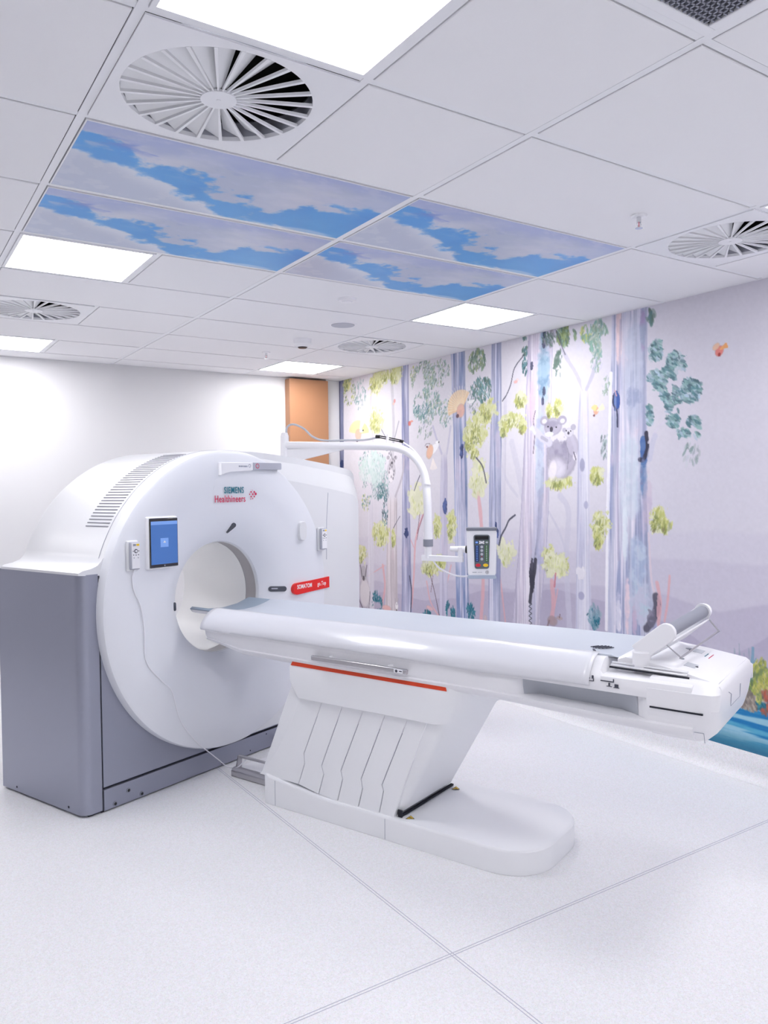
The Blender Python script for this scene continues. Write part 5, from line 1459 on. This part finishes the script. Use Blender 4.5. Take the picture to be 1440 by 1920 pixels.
# leaning pedestal core
def ped_ring(w, grow=0.0):
    t = (w-.12)/(.73-.12)
    v0 = .52+.285*t; v1 = 1.405+.34*t
    u0 = .585-.02*t; u1 = 1.06+.06*t
    pts = []
    r = .035+.03*t
    for (cx, cy, rr_, a0) in ((u0+.01, v0+.01, .01, 180), (u1-.01, v0+.01, .01, 270), (u1-r, v1-r, r, 0), (u0+r, v1-r, r, 90)):
        for k in range(7):
            a = math.radians(a0+90*k/6); pts.append(L(cx+rr_*math.cos(a), cy+rr_*math.sin(a), w))
    return pts
m = MB(); m.loft([ped_ring(w) for w in (.13, .3, .5, .73)]); m.build('pedestal_core', 'pedestal_white', tab, smooth=40)
# overlapping pleats on the near side
PL = [[(.842,.600),(.66,.30),(.655,.25),(.60,.190)],
      [(.970,.590),(.843,.302),(.846,.250),(.815,.172)], [(1.097,.590),(.954,.259),(.968,.221),(.946,.150)],
      [(1.221,.590),(1.075,.260),(1.086,.222),(1.064,.141)], [(1.348,.590),(1.196,.245),(1.205,.202),(1.186,.128)],
      [(1.472,.590),(1.317,.243),(1.326,.217),(1.307,.118)], [(1.575,.590),(1.44,.26),(1.405,.16),(1.385,.118)]]
PL[0] = [(.838,.600),(.715,.37),(.64,.26),(.545,.170)]
for i in range(6):
    a, b = PL[i], PL[i+1]
    g = .0022
    a = a[:3]+[(a[3][0]-.012, a[3][1]-.035)]; b = b[:3]+[(b[3][0]-.012, b[3][1]-.035)]
    poly = [(p[0]+g, p[1]) for p in a] + [(p[0]-g, p[1]) for p in b][::-1]
    m = MB(); m.loft([[L(.590, p[0], p[1]) for p in poly], [L(.5655, p[0], p[1]) for p in poly]])
    m.build('pleat', 'pedestal_white', tab, smooth=0, bevel=.0025)
BK = [(p[0]+.02, max(p[1], .17)) for p in PL[0]] + [(p[0]-.02, max(p[1], .14)) for p in PL[6]][::-1]
m = MB(); m.loft([[L(.588, p[0], p[1]) for p in BK], [L(.5725, p[0], p[1]) for p in BK]]); m.build('pleat_backing', 'seam_grey', tab, smooth=0)
m = MB(); m.box(.582, 1.05, -1.415, -1.400, .108, .116); m.box(.576, .583, -1.42, -1.398, .110, .142); m.build('foot_gap', 'dark_gap', tab, smooth=0)
# upper housing of the pedestal with the orange strip
def hous(w, u0, v0, v1, r=.05, u1=1.15):
    pts = []
    for (cx, cy, rr_, a0) in ((u0+.02, v0+.02, .02, 180), (u1-.02, v0+.02, .02, 270), (u1-r, v1-r, r, 0), (u0+r, v1-r, r, 90)):
        for k in range(7):
            a = math.radians(a0+90*k/6); pts.append(L(cx+rr_*math.cos(a), cy+rr_*math.sin(a), w))
    return pts
m = MB(); m.loft([hous(.572, .562, .845, 1.655, .07), hous(.582, .540, .815, 1.675, .07), hous(.66, .532, .775, 1.715, .075), hous(.73, .530, .775, 1.76, .08), hous(.757, .536, .785, 1.78, .08), hous(.766, .565, .80, 1.78, .08)])
m.build('pedestal_housing', 'pedestal_white', tab, smooth=35)
m = MB()
op = lambda v0, v1, du, w0, w1: [L(.529+du, v0, w0), L(.529+du, v1, w0), L(.545+du, v1-.01, w1), L(.545+du, v0+.01, w1)]
m.loft([[L(.5285, .795, .742), L(.5285, 1.690, .738), L(.5345, 1.682, .759), L(.5345, .803, .763)], [L(.550, .795, .742), L(.550, 1.690, .738), L(.550, 1.682, .759), L(.550, .803, .763)]])
m.build('orange_strip', 'orange_red', tab, smooth=0, bevel=.001)

# table top body
def sec(v, bot=None, rd=0.0, k=1.0):
    """closed cross-section ring at v; rd = depth of the side recess"""
    if bot is None:
        bot = float(np.interp(v, [.16, .26, .45, 1.0, 1.9, 2.6, 2.70, 2.74, 2.775], [.80, .785, .745, .736, .730, .700, .70, .71, .76]))
    s = (.87-bot)/(.87-.715)
    zz = lambda w: .87-(.87-w)*s if w < .87 else w
    half = [(0, .922), (.08, .925), (.15, .934), (.20, .946), (.232, .955), (.252, .954), (.275, .942), (.305, .915), (.322, .897), (.331, .875), (.329, .855), (.322, .842),
            (.320-rd, .836), (.318-rd, .80), (.308-rd, .764), (.315, .758), (.312, .748), (.298, .728), (.275, .717), (.15, .715), (0, .715)]
    pts = [(x*k, zz(w)) for x, w in half]
    ring = [(-x, w) for x, w in pts] + [(x, w) for x, w in pts[::-1]][1:-1]
    if v > 2.37: ring = [(x, min(w, .903)) for x, w in ring]
    return [L(TC+x, v, .84+(w-.84)*k if k != 1 else w) for x, w in ring]
vs = [.165, .19, .26, .35, .45, .7, 1.0, 1.5, 1.9, 1.99, 2.02, 2.05, 2.09, 2.2, 2.3, 2.365, 2.375, 2.42, 2.48, 2.51, 2.54, 2.6, 2.66, 2.70]
rings = []
for v in vs:
    rd = .075*float(np.interp(v, [2.0, 2.075, 2.44, 2.54], [0, 1, 1, 0]))
    rings.append(sec(v, rd=rd, k=.93 if v == .165 else 1.0))
m = MB(); m.loft(rings[:-3] if False else rings, (True, True)); tt = m.build('table_top', 'table_white', tab, smooth=38)
rg = []
for v in (2.035, 2.05, 2.09, 2.2, 2.3, 2.42, 2.48, 2.50):
    rd = .075*float(np.interp(v, [2.0, 2.075, 2.44, 2.54], [0, 1, 1, 0]))
    bt = float(np.interp(v, [1.9, 2.6], [.730, .700])); s_ = (.87-bt)/(.87-.715); zz_ = lambda w: .87-(.87-w)*s_
    rg.append([L(TC-(.3215-rd), v, zz_(.834)), L(TC-(.3195-rd), v, zz_(.80)), L(TC-(.3095-rd), v, zz_(.765))])
m = MB(); m.loft(rg, (False, False), closed=False); m.build('recess_shade_liner', 'recess_grey', tab, smooth=40)  # darker grey liner paints in the shade of the hollow
# cradle end that reaches into the bore
m = MB(); rg = []
for v, e in ((-.03, .02), (-.022, 0), (.1, 0), (.20, 0)):
    top = [(x, w) for x, w in ((-.24, .948), (-.225, .957), (-.20, .951), (-.13, .933), (0, .922), (.13, .933), (.20, .951), (.225, .957), (.24, .948))]
    bottom = [(.225, .930), (.12, .908), (0, .900), (-.12, .908), (-.225, .930)]
    rg.append([L(TC+x*(1-e), v, w-e*.1) for x, w in top+bottom])
m.loft(rg); m.build('cradle_end', 'headrest_grey', tab, smooth=40)
m = MB(); m.loft([[L(TC-.236, v, .942), L(TC-.225, v, .927), L(TC-.20, v, .918), L(TC-.19, v, .935)] for v in (-.02, .18)]); m.build('cradle_edge', 'white_plastic', tab, smooth=30)
# console end of the table
def con_ring(v, w_top, b, k=0.0):
    h = [(-.300+k, w_top-.012), (-.285+k, w_top-.002), (-.26, w_top), (0, w_top+.004), (.26, w_top), (.290-k, w_top-.004), (.305-k, w_top-.016), (.331-k, .875), (.33-k, .82), (.30-k, b+.05), (.26-k, b+.006), (.22, b), (0, b), (-.22, b), (-.26+k, b+.006), (-.30+k, b+.05), (-.33+k, .82), (-.331+k, .878)]
    return [L(TC+x, v, w) for x, w in h]
m = MB(); m.loft([con_ring(2.545, .912, .690), con_ring(2.62, .912, .686), con_ring(2.70, .912, .686), con_ring(2.735, .911, .695, .002), con_ring(2.762, .908, .72, .008), con_ring(2.778, .900, .77, .018), con_ring(2.786, .885, .80, .032)])
m.build('end_housing', 'table_white', tab, smooth=38)
# raised control wedge
def wedge(v, w, hw, e=.0): return [L(TC-hw, v, .885), L(TC-hw, v, w-.006), L(TC-hw+.012, v, w), L(TC+hw-.012, v, w), L(TC+hw, v, w-.006), L(TC+hw, v, .885)]
m = MB(); m.loft([wedge(2.40, .950, .215), wedge(2.43, .962, .216), wedge(2.50, .957, .222), wedge(2.62, .940, .235), wedge(2.74, .918, .25), wedge(2.772, .907, .25)])
cw = m.build('control_wedge', 'table_white', tab, smooth=30)
def wtop(v): return float(np.interp(v, [2.43, 2.50, 2.62, 2.74, 2.772], [.962, .957, .940, .918, .907]))
TOPM = lambda u, v, lift, a: Matrix.Translation(L(u, v, wtop(v)+lift)) @ Matrix.Rotation(a, 4, 'Z')
for (u0, u1, v0, v1, mt_) in ((.93,.99,2.60,2.635,'light_grey'),(.68,.74,2.63,2.67,'light_grey')):
    m = MB(); m.loft([[L(u0,v0,wtop(v0)+.0005),L(u1,v0,wtop(v0)+.0005),L(u1,v1,wtop(v1)+.0005),L(u0,v1,wtop(v1)+.0005)],[L(u0,v0,wtop(v0)+.0015),L(u1,v0,wtop(v0)+.0015),L(u1,v1,wtop(v1)+.0015),L(u0,v1,wtop(v1)+.0015)]]); m.build('control_pad', 'recess_grey', cw, smooth=0)
for (u, v, r_, mt_) in ((.96,2.578,.014,'mid_grey'),(.945,2.59,.008,'dark_ink'),(.77,2.60,.010,'mid_grey'),(.71,2.668,.008,'dark_ink')):
    m = MB(); m.disc((u, -v), r_, r_*.9, wtop(v)-.002, wtop(v)+.002, 14); m.build('knob', mt_, cw)
text_mesh('lettering', 'SIEMENS', .016, 'teal_ink', cw, TOPM(.90, 2.655, .0008, 0) @ Matrix.Rotation(math.radians(10), 4, 'X').inverted(), bold=.0004)
text_mesh('lettering', 'Healthineers', .016, 'magenta_ink', cw, TOPM(.885, 2.673, .0008, 0) @ Matrix.Rotation(math.radians(10), 4, 'X').inverted(), bold=.0003)
# chromed accessory rails on the near edge of the console
m = MB(); m.tube([L(.592, 2.385, .926), L(.592, 2.665, .920)], .0065, 12); m.build('accessory_rail', 'rail_silver', tab)
m = MB(); m.tube([L(.606, 2.385, .934), L(.606, 2.665, .929)], .0055, 12); m.build('accessory_rail', 'rail_silver', tab)
m = MB(); m.loft([[L(.580, 2.382, .918), L(.580, 2.675, .912), L(.583, 2.675, .918), L(.583, 2.382, .924)], [L(.5845, 2.382, .918), L(.5845, 2.675, .912), L(.5845, 2.675, .918), L(.5845, 2.382, .924)]]); m.build('rail_shadow_gap', 'dark_gap', tab, smooth=0)
# dark slot, seam and flap on the end housing
m = MB(); m.loft([[L(.5105, 2.555, .814), L(.5105, 2.738, .812), L(.5105, 2.738, .806), L(.5095, 2.555, .808)], [L(.53, 2.555, .814), L(.53, 2.738, .812), L(.53, 2.738, .806), L(.53, 2.555, .808)]]); m.build('side_slot', 'dark_gap', tab, smooth=0)
m = MB(); m.tube([L(.537, 2.12, .742), L(.545, 2.50, .738), L(.541, 2.735, .735), L(.548, 2.737, .70)], .0012, 6); m.build('housing_seam', 'seam_grey', tab)
m = MB(); m.tube([L(.68, 2.7885, .86), L(.72, 2.7885, .845), L(.72, 2.786, .800), L(.88, 2.786, .800), L(.88, 2.7885, .85)], .0012, 6); m.build('flap_seam', 'seam_grey', tab)
m = MB(); m.loft([[L(.51, 2.345, .889), L(.51, 2.349, .885)], [L(.51, 2.37, .889), L(.51, 2.37, .885)]], (False, False), closed=False)
# printed marks on the side
m = MB()
for (v0, v1, w0, w1) in ((2.292,2.325,.892,.896),(2.329,2.333,.888,.893),(2.341,2.348,.890,.902),(2.300,2.345,.880,.882),(2.346,2.349,.880,.890),(2.375,2.425,.8855,.889),(2.4225,2.426,.8855,.898),(2.405,2.411,.871,.882),(2.398,2.418,.868,.870),(2.428,2.442,.868,.880),(2.424,2.446,.866,.868)):
    m.box(.5055, .5078, -v1, -v0, w0-.004, w1-.004)
m.build('printed_marks', 'dark_ink', tab, smooth=0)
# grey hand rail with its little label on the near side
m = MB(); m.box(.488, .506, -1.512, -.960, .793, .817); hr = m.build('hand_rail', 'steel', tab, smooth=40, bevel=.007, seg=3)
m = MB()
for v in (1.06, 1.40): m.box(.503, .545, -v-.02, -v, .798, .822)
m.build('rail_bracket', 'table_white', hr, smooth=0, bevel=.004)
m = MB(); m.box(.4868, .4885, -1.492, -1.445, .797, .814); m.build('rail_label', 'white_plastic', hr, smooth=0)
m = MB(); m.disc((-1.459, .8055), .0065, .0065, .4862, .4870, 16, axis='x'); m.box(.4862, .487, -1.488, -1.474, .804, .808); m.build('label_print', 'dark_ink', hr, smooth=0)

# mattress between the lips of the table top
def mat_ring(v, t, k=1.0):
    n = 16; top = []; bot = []
    for i in range(n+1):
        x = -.222+.444*i/n
        base = float(np.interp(abs(x), [0, .08, .15, .20, .232], [.922, .925, .934, .946, .955]))
        top.append((x*k, base+t)); bot.append((x*k, base+.0005))
    return [L(TC+x, v, w) for x, w in top] + [L(TC+x, v, w) for x, w in bot[::-1]]
m = MB()
rg = [mat_ring(.145, .001, .97), mat_ring(.16, .006)]
for v in np.arange(.25, 2.33, .08): rg.append(mat_ring(v, .0085+.0015*math.sin(v*7)))
rg += [mat_ring(2.375, .007), mat_ring(2.39, .001, .97)]
m.loft(rg); mtr = m.build('mattress', 'mattress_grey', None, smooth=50)
mtr.location = GO; mtr.rotation_euler = (0, 0, GA)
tag(mtr, 'thin pale grey mattress lying along the scanner table top', 'mattress')
q = MB()
for k in range(6):
    a = 2.21+.013*k; h = (.018, .028, .034, .034, .028, .016)[k]
    q.loft([[L(.86-h, a, z), L(.86+h, a+.02, z), L(.86+h, a+.0245, z), L(.86-h, a+.0045, z)] for z in (.9335, .9365)])
q.loft([[L(.80, 2.235, z), L(.80, 2.243, z), L(.76, 2.265, z), L(.755, 2.258, z)] for z in (.9335, .9372)])
q.build('printed_symbol', 'dark_ink', mtr, smooth=0)

# clear shiny cover draped over both edges of the table top
def drape():
    m = MB(); rg = []
    rr = random.Random(4)
    prof = [(-.332, .858), (-.3345, .865), (-.3375, .874), (-.328, .897), (-.309, .919), (-.279, .9455), (-.255, .9585), (-.236, .964), (-.222, .966)]
    for i, v in enumerate(np.arange(.172, 2.345, .03)):
        ring = []
        for j, (x, w) in enumerate(prof):
            wb = .0025*math.sin(v*9+j*1.3)+.0018*math.sin(v*23+j*2.1)
            lw = .006*math.sin(v*2.3)+.003*math.sin(v*6.1) if j == 0 else 0
            ring.append((x-.002-abs(wb)*.6, w+wb*.5+lw+(.004*math.sin(v*2.9+1) if j in (3, 4) else 0)))
        full = ring
        rg.append([L(TC+x, v, w) for x, w in full])
    m.loft(rg, (False, False), closed=False)
    rg2 = [[(2*TC-p[0], p[1], p[2]) for p in r[:6]] for r in rg]
    m.loft(rg2, (False, False), closed=False)
    return m
dr = drape().build('table_cover', 'cover_film', None, smooth=80)
dr.location = GO; dr.rotation_euler = (0, 0, GA)
sol = dr.modifiers.new('thickness', 'SOLIDIFY'); sol.thickness = .0012; sol.offset = 1
tag(dr, 'shiny silvery white cover film draped down both long edges of the table', 'cover')
# ------------------------------------------------------------------ paper roll holder at the foot end
rh = thing('paper_roll_holder', 'tilted white roll holder with grey roller on the foot end of the table', 'roll holder', gpt(.63, 2.49, .94), GA)
RB = Vector((.63, -2.49, .94))
def rp(u, v, w): return Vector((u, -v, w))-RB
def plate(m, u0, u1, a, b, wa, wb):
    """side plate between points a and b (v, w), rounded at b"""
    av, aw = a; bv, bw = b; d = Vector((bv-av, bw-aw)).normalized(); n = Vector((-d.y, d.x))
    pts = [(av-n.x*wa, aw-n.y*wa), (av+n.x*wa, aw+n.y*wa)]
    for k in range(11):
        t = math.radians(90-180*k/10); q = Vector((bv, bw)) + n*(wb*math.sin(t)) + d*(wb*math.cos(t)); pts.append((q.x, q.y))
    m.loft([[rp(u0, v, w) for v, w in pts], [rp(u1, v, w) for v, w in pts]])
m = MB(); plate(m, .622, .644, (2.475, .975), (2.580, 1.062), .034, .036); m.build('side_plate', 'white_plastic', rh, smooth=30, bevel=.003)
m = MB(); plate(m, 1.012, 1.030, (2.50, .99), (2.622, 1.096), .030, .030); m.build('side_plate', 'white_plastic', rh, smooth=30, bevel=.003)
m = MB(); m.tube([rp(.640, 2.580, 1.062), rp(1.015, 2.622, 1.096)], .0245, 24); m.build('roller', 'mid_grey', rh)
m = MB(); m.tube([rp(.6435, 2.580, 1.062), rp(.650, 2.5808, 1.0625)], .033, 24); m.tube([rp(1.003, 2.620, 1.095), rp(1.011, 2.621, 1.0958)], .033, 24); m.build('end_disc', 'white_plastic', rh)
m = MB(); m.loft([[rp(.640, 2.515, .965), rp(.640, 2.600, 1.035), rp(1.015, 2.642, 1.068), rp(1.015, 2.55, .985)], [rp(.640, 2.518, .961), rp(.640, 2.603, 1.031), rp(1.015, 2.645, 1.064), rp(1.015, 2.553, .981)]]); m.build('back_plate', 'white_plastic', rh, smooth=0)
m = MB(); m.disc((0, 0), .034, .034, -.03, .045, 28); b_ = m.build('mount', 'white_plastic', rh, smooth=30, bevel=.004)
m = MB()
m.loft([[rp(.622, 2.556, 1.040), rp(.632, 2.556, 1.040), rp(.632, 2.574, 1.026), rp(.622, 2.574, 1.026)], [rp(.640, 2.626, .975), rp(.650, 2.626, .975), rp(.650, 2.634, .972), rp(.640, 2.634, .972)]])
m.loft([[rp(1.030, 2.618, 1.082), rp(1.040, 2.618, 1.082), rp(1.040, 2.636, 1.068), rp(1.030, 2.636, 1.068)], [rp(1.045, 2.668, 1.016), rp(1.052, 2.668, 1.016), rp(1.052, 2.678, 1.012), rp(1.045, 2.678, 1.012)]])
m.tube([rp(.640, 2.630, .9735), rp(1.050, 2.673, 1.014)], .004, 8)
m.build('bail', 'steel', rh, smooth=30)

# ------------------------------------------------------------------ foot pedal on the floor between gantry and table
fp = thing('foot_pedal', 'low grey and white foot pedal with guard arms between gantry and pedestal', 'foot pedal', gpt(.80, .30, 0), GA)
FB = Vector((.80, -.30, 0))
def fpp(u, v, w): return Vector((u, -v, w))-FB
m = MB(); m.loft([[fpp(u, v, w) for u, w in ((.715,.002),(.99,.002),(.985,.030),(.77,.040),(.722,.034))] for v in (.165,.555)]); m.build('base_plate', 'white_plastic', fp, smooth=0, bevel=.004)
m = MB(); m.loft([[fpp(u, v, w) for u, w in ((.712,.002),(.74,.002),(.765,.030),(.762,.044),(.745,.050),(.725,.046),(.712,.034))] for v in (.165,.555)]); m.build('toe_bar', 'steel', fp, smooth=40, bevel=.004)
m = MB()
m.loft([[fpp(.735, .175, .04), fpp(.775, .175, .04), fpp(.775, .190, .04), fpp(.735, .190, .04)], [fpp(.752, .178, .105), fpp(.778, .178, .105), fpp(.778, .190, .105), fpp(.752, .190, .105)]])
m.loft([[fpp(.752, .176, .098), fpp(.772, .176, .098), fpp(.772, .176, .110), fpp(.752, .176, .110)], [fpp(.775, .44, .090), fpp(.795, .44, .090), fpp(.795, .44, .100), fpp(.775, .44, .100)]])
m.loft([[fpp(.775, .435, .100), fpp(.795, .435, .100), fpp(.795, .45, .100), fpp(.775, .45, .100)], [fpp(.775, .455, .04), fpp(.80, .455, .04), fpp(.80, .465, .04), fpp(.775, .465, .04)]])
m.build('guard_arm', 'steel', fp, smooth=0, bevel=.003)
m = MB()
m.loft([[fpp(.955, .34, .03), fpp(.985, .34, .03), fpp(.985, .352, .03), fpp(.955, .352, .03)], [fpp(.975, .34, .115), fpp(.99, .34, .115), fpp(.99, .352, .115), fpp(.975, .352, .115)]])
m.loft([[fpp(.97, .336, .108), fpp(.99, .336, .108), fpp(.99, .336, .118), fpp(.97, .336, .118)], [fpp(.97, .50, .108), fpp(.99, .50, .108), fpp(.99, .50, .118), fpp(.97, .50, .118)]])
m.build('guard_arm', 'steel', fp, smooth=0, bevel=.003)
m = MB(); m.box(.03, .07, -.12, -.04, .0365, .0375); m.box(.10,.13,-.04,.02,.034,.0355); m.build('pedal_mark', 'dark_ink', fp, smooth=0)

# ------------------------------------------------------------------ injector display on its swing arm
AB = Vector((1.965, 2.730, 1.765))
ar = thing('injector_display', 'white injector control display hanging from a curved white swing arm on the gantry', 'display', AB)
A = lambda x, y, z: Vector((x, y, z))-AB
m = MB(); m.disc((0, 0), .030, .030, .0, .23, 28); m.disc((0,0), .030, .022, .23, .255, 28); m.build('mast', 'white_plastic', ar)
path = [A(1.965, 2.73, 1.93), A(2.193, 2.46, 1.917), A(2.393, 2.21, 1.907), A(2.47, 2.115, 1.899), A(2.520, 2.054, 1.882), A(2.562, 2.000, 1.845), A(2.592, 1.950, 1.790), A(2.610, 1.918, 1.72), A(2.618, 1.900, 1.64), A(2.614, 1.884, 1.55), A(2.611, 1.873, 1.43), A(2.609, 1.869, 1.30)]
m = MB(); m.tube(smoothpath(path, 6), .0275, 20); m.build('tube', 'white_plastic', ar)
m = MB(); m.loft([[A(1.968, 2.70, 1.90), A(1.992, 2.72, 1.90), A(1.992, 2.72, 1.80), A(1.968, 2.70, 1.80)], [A(2.238, 2.388, 1.90), A(2.262, 2.408, 1.90), A(2.262, 2.408, 1.885), A(2.238, 2.388, 1.885)]]); m.build('gusset', 'white_plastic', ar, smooth=0)
m = MB(); m.tube([A(2.6155, 1.892, 1.64), A(2.6155, 1.892, 1.634)], .030, 20); m.build('tube_ring', 'white_plastic', ar)
m = MB(); m.tube([A(2.609, 1.869, 1.31), A(2.608, 1.868, 1.262)], .031, 24); m.build('collar', 'white_plastic', ar)
m = MB(); m.tube([A(2.608, 1.868, 1.264), A(2.608, 1.868, 1.216)], .034, 24); m.build('grip_ring', 'mid_grey', ar)
m = MB(); m.tube([A(2.608, 1.868, 1.218), A(2.606, 1.866, 1.135)], .024, 20); m.build('lower_tube', 'white_plastic', ar)
d = (Vector((2.735, 1.665, 0))-Vector((2.585, 1.895, 0))).normalized(); nn = Vector((-d.y, d.x, 0))*.017
p0 = A(2.580, 1.900, 0); p1 = A(2.738, 1.655, 0); zz = lambda z: Vector((0, 0, z))
m = MB(); m.loft([[p0-nn+zz(1.118), p0+nn+zz(1.118), p0+nn+zz(1.158), p0-nn+zz(1.158)], [p1-nn+zz(1.116), p1+nn+zz(1.116), p1+nn+zz(1.154), p1-nn+zz(1.154)]]); m.build('bracket', 'white_plastic', ar, smooth=0, bevel=.004)
m = MB(); m.tube([A(2.728, 1.670, 1.15), A(2.728, 1.670, 1.215)], .018, 18); m.tube([A(2.690, 1.730, 1.204), A(2.76, 1.645, 1.200)], [.016, .024], 18); m.build('swivel_joint', 'white_plastic', ar)
m = MB(); m.tube([A(2.757, 1.6487, 1.200), A(2.763, 1.6413, 1.200)], .0255, 18); m.build('joint_band', 'black_plastic', ar)
# hose along the tube
m = MB(); m.tube(smoothpath([A(1.972, 2.718, 2.00), A(1.978, 2.712, 2.06), A(2.010, 2.672, 2.078), A(2.060, 2.612, 2.045), A(2.105, 2.560, 1.985), A(2.16, 2.495, 1.957), A(2.26, 2.375, 1.954), A(2.36, 2.26, 1.953), A(2.43, 2.170, 1.970)], 8), .0075, 10); m.build('hose', 'cable_grey', ar)
m = MB(); m.tube([A(2.405, 2.195, 1.972), A(2.425, 2.172, 1.970)], .012, 12); m.tube([A(2.518, 2.066, 1.938), A(2.535, 2.045, 1.930)], .011, 12); m.tube([A(2.42, 2.178, 1.965), A(2.525, 2.056, 1.930)], .004, 8); m.tube([A(2.42, 2.178, 1.978), A(2.525, 2.056, 1.942)], .004, 8); m.build('cable_clamp', 'black_plastic', ar)
m = MB(); m.tube([A(2.462, 2.127, 1.985), A(2.450, 2.136, 1.868)], .011, 8); m.build('clamp_strap', 'white_plastic', ar)
m = MB(); m.tube(smoothpath([A(2.53, 2.05, 1.930), A(2.575, 1.995, 1.880), A(2.612, 1.942, 1.80), A(2.632, 1.905, 1.70), A(2.640, 1.885, 1.64)], 6), .005, 8); m.build('thin_cable', 'cable_white', ar)
m = MB(); m.tube(smoothpath([A(2.625, 1.835, 1.12), A(2.645, 1.80, 1.075), A(2.69, 1.735, 1.035), A(2.735, 1.67, 1.020), A(2.79, 1.60, 1.028)], 6), .006, 8); m.build('thin_cable', 'cable_white', ar)
# display unit: local x across, z up, -y faces the viewer
def rr_box(m, w0, w1, h0, h1, y0, y1, r=.02, n=5, bulge=0.0):
    """tapering rounded slab: half width w0 at bottom, w1 at top"""
    rings = []
    for y, e in ((y0, 0.0), (y1, bulge)):
        pts = []
        for (sx, hz, a0) in ((1, h0, -90), (1, h1, 0), (-1, h1, 90), (-1, h0, 180)):
            hw = w0 if hz == h0 else w1
            cx = sx*(hw-r-e); cz = hz+(r if hz == h0 else -r)
            for k in range(n+1):
                a = math.radians(a0+90*k/n); pts.append((cx+r*math.cos(a), y, cz+r*math.sin(a)))
        rings.append(pts)
    m.loft(rings)
m = MB(); rr_box(m, .092, .099, -.150, .150, .045, -.035, .018, 5, .0); du = m.build('display_housing', 'white_plastic', ar, smooth=40, bevel=.006, seg=3)
du.location = Vector((2.818, 1.560, 1.182))-AB; du.rotation_euler = (0, 0, -YAW-.10)
m = MB(); rr_box(m, .101, .101, .146, .166, .048, -.040, .009, 5, .0); m.build('top_cap', 'pad_grey', du, smooth=40, bevel=.003)
m = MB(); rr_box(m, .095, .092, -.170, -.146, .048, -.040, .011, 5, .0); m.build('bottom_cap', 'base_bluegrey', du, smooth=40, bevel=.003)
m = MB(); rr_box(m, .047, .053, -.104, .120, -.030, -.0425, .016, 6, .0); kp = m.build('keypad', 'panel_grey', du, smooth=40, bevel=.002)
def pad(name, x0, x1, z0, z1, mt_, y=-.0435): 
    q = MB(); q.box(x0, x1, y-.0012, y+.002, z0, z1); return q.build(name, mt_, du, smooth=0)
pad('display_window', -.044, .044, .088, .112, 'black_glass')
pad('key', -.044, -.022, .060, .080, 'blue_key'); pad('key', .022, .044, .060, .080, 'green_key'); pad('key', -.041, -.025, .064, .076, 'screen_blue_pale', -.045); pad('key', .025, .041, .064, .076, 'recess_grey', -.045)
pad('key_column', -.043, -.018, -.058, .052, 'blue_key'); pad('key_column', .019, .043, -.058, .052, 'green_key')
for z in np.arange(-.050, .046, .0115):
    pad('key_mark', -.035, -.027, z, z+.005, 'screen_blue_pale', -.045); pad('key_mark', .027, .035, z, z+.005, 'recess_grey', -.045)
for x, z in ((-.012,.075),(-.012,.064),(.012,.075),(.012,.064),(0,.069)):
    q = MB(); q.disc((x, z), .005 if x else .008, .0045 if x else .007, -.043, -.0455, 14, axis='y'); q.build('key', 'white_plastic', du)
for z in (.040, .016, -.008, -.040):
    q = MB(); q.disc((0, z), .009, .008, -.043, -.046, 16, axis='y'); q.build('key', 'recess_grey', du)
q = MB(); q.disc((0, -.023), .003, .003, -.043, -.0455, 10, axis='y'); q.build('key', 'red_key', du)
for x, mt_ in ((-.0245, 'red_key'), (.0245, 'yellow')):
    q = MB(); q.loft([[(x+.017*math.cos(2*math.pi*k/24)*s, y, -.080+.011*math.sin(2*math.pi*k/24)*s) for k in range(24)] for y, s in ((-.042, 1), (-.0465, .92))]); q.build('stop_button' if x < 0 else 'hold_button', mt_, du)
q = MB(); q.box(-.062, -.034, -.0362, -.0352, -.129, -.1255); q.box(-.028, .002, -.0362, -.0352, -.1285, -.1265); q.build('printed_marks', 'pale_ink', du, smooth=0)
q = MB(); q.loft([[(.034+r*math.cos(2*math.pi*k/24), -.0362, -.127+r*math.sin(2*math.pi*k/24)) for k in range(24)] for r in (.011, .0095)], (False, False)); q.box(.033, .035, -.0364, -.0358, -.135, -.119); q.box(.026, .042, -.0364, -.0358, -.128, -.126); q.build('round_emblem', 'dark_ink', du, smooth=0)
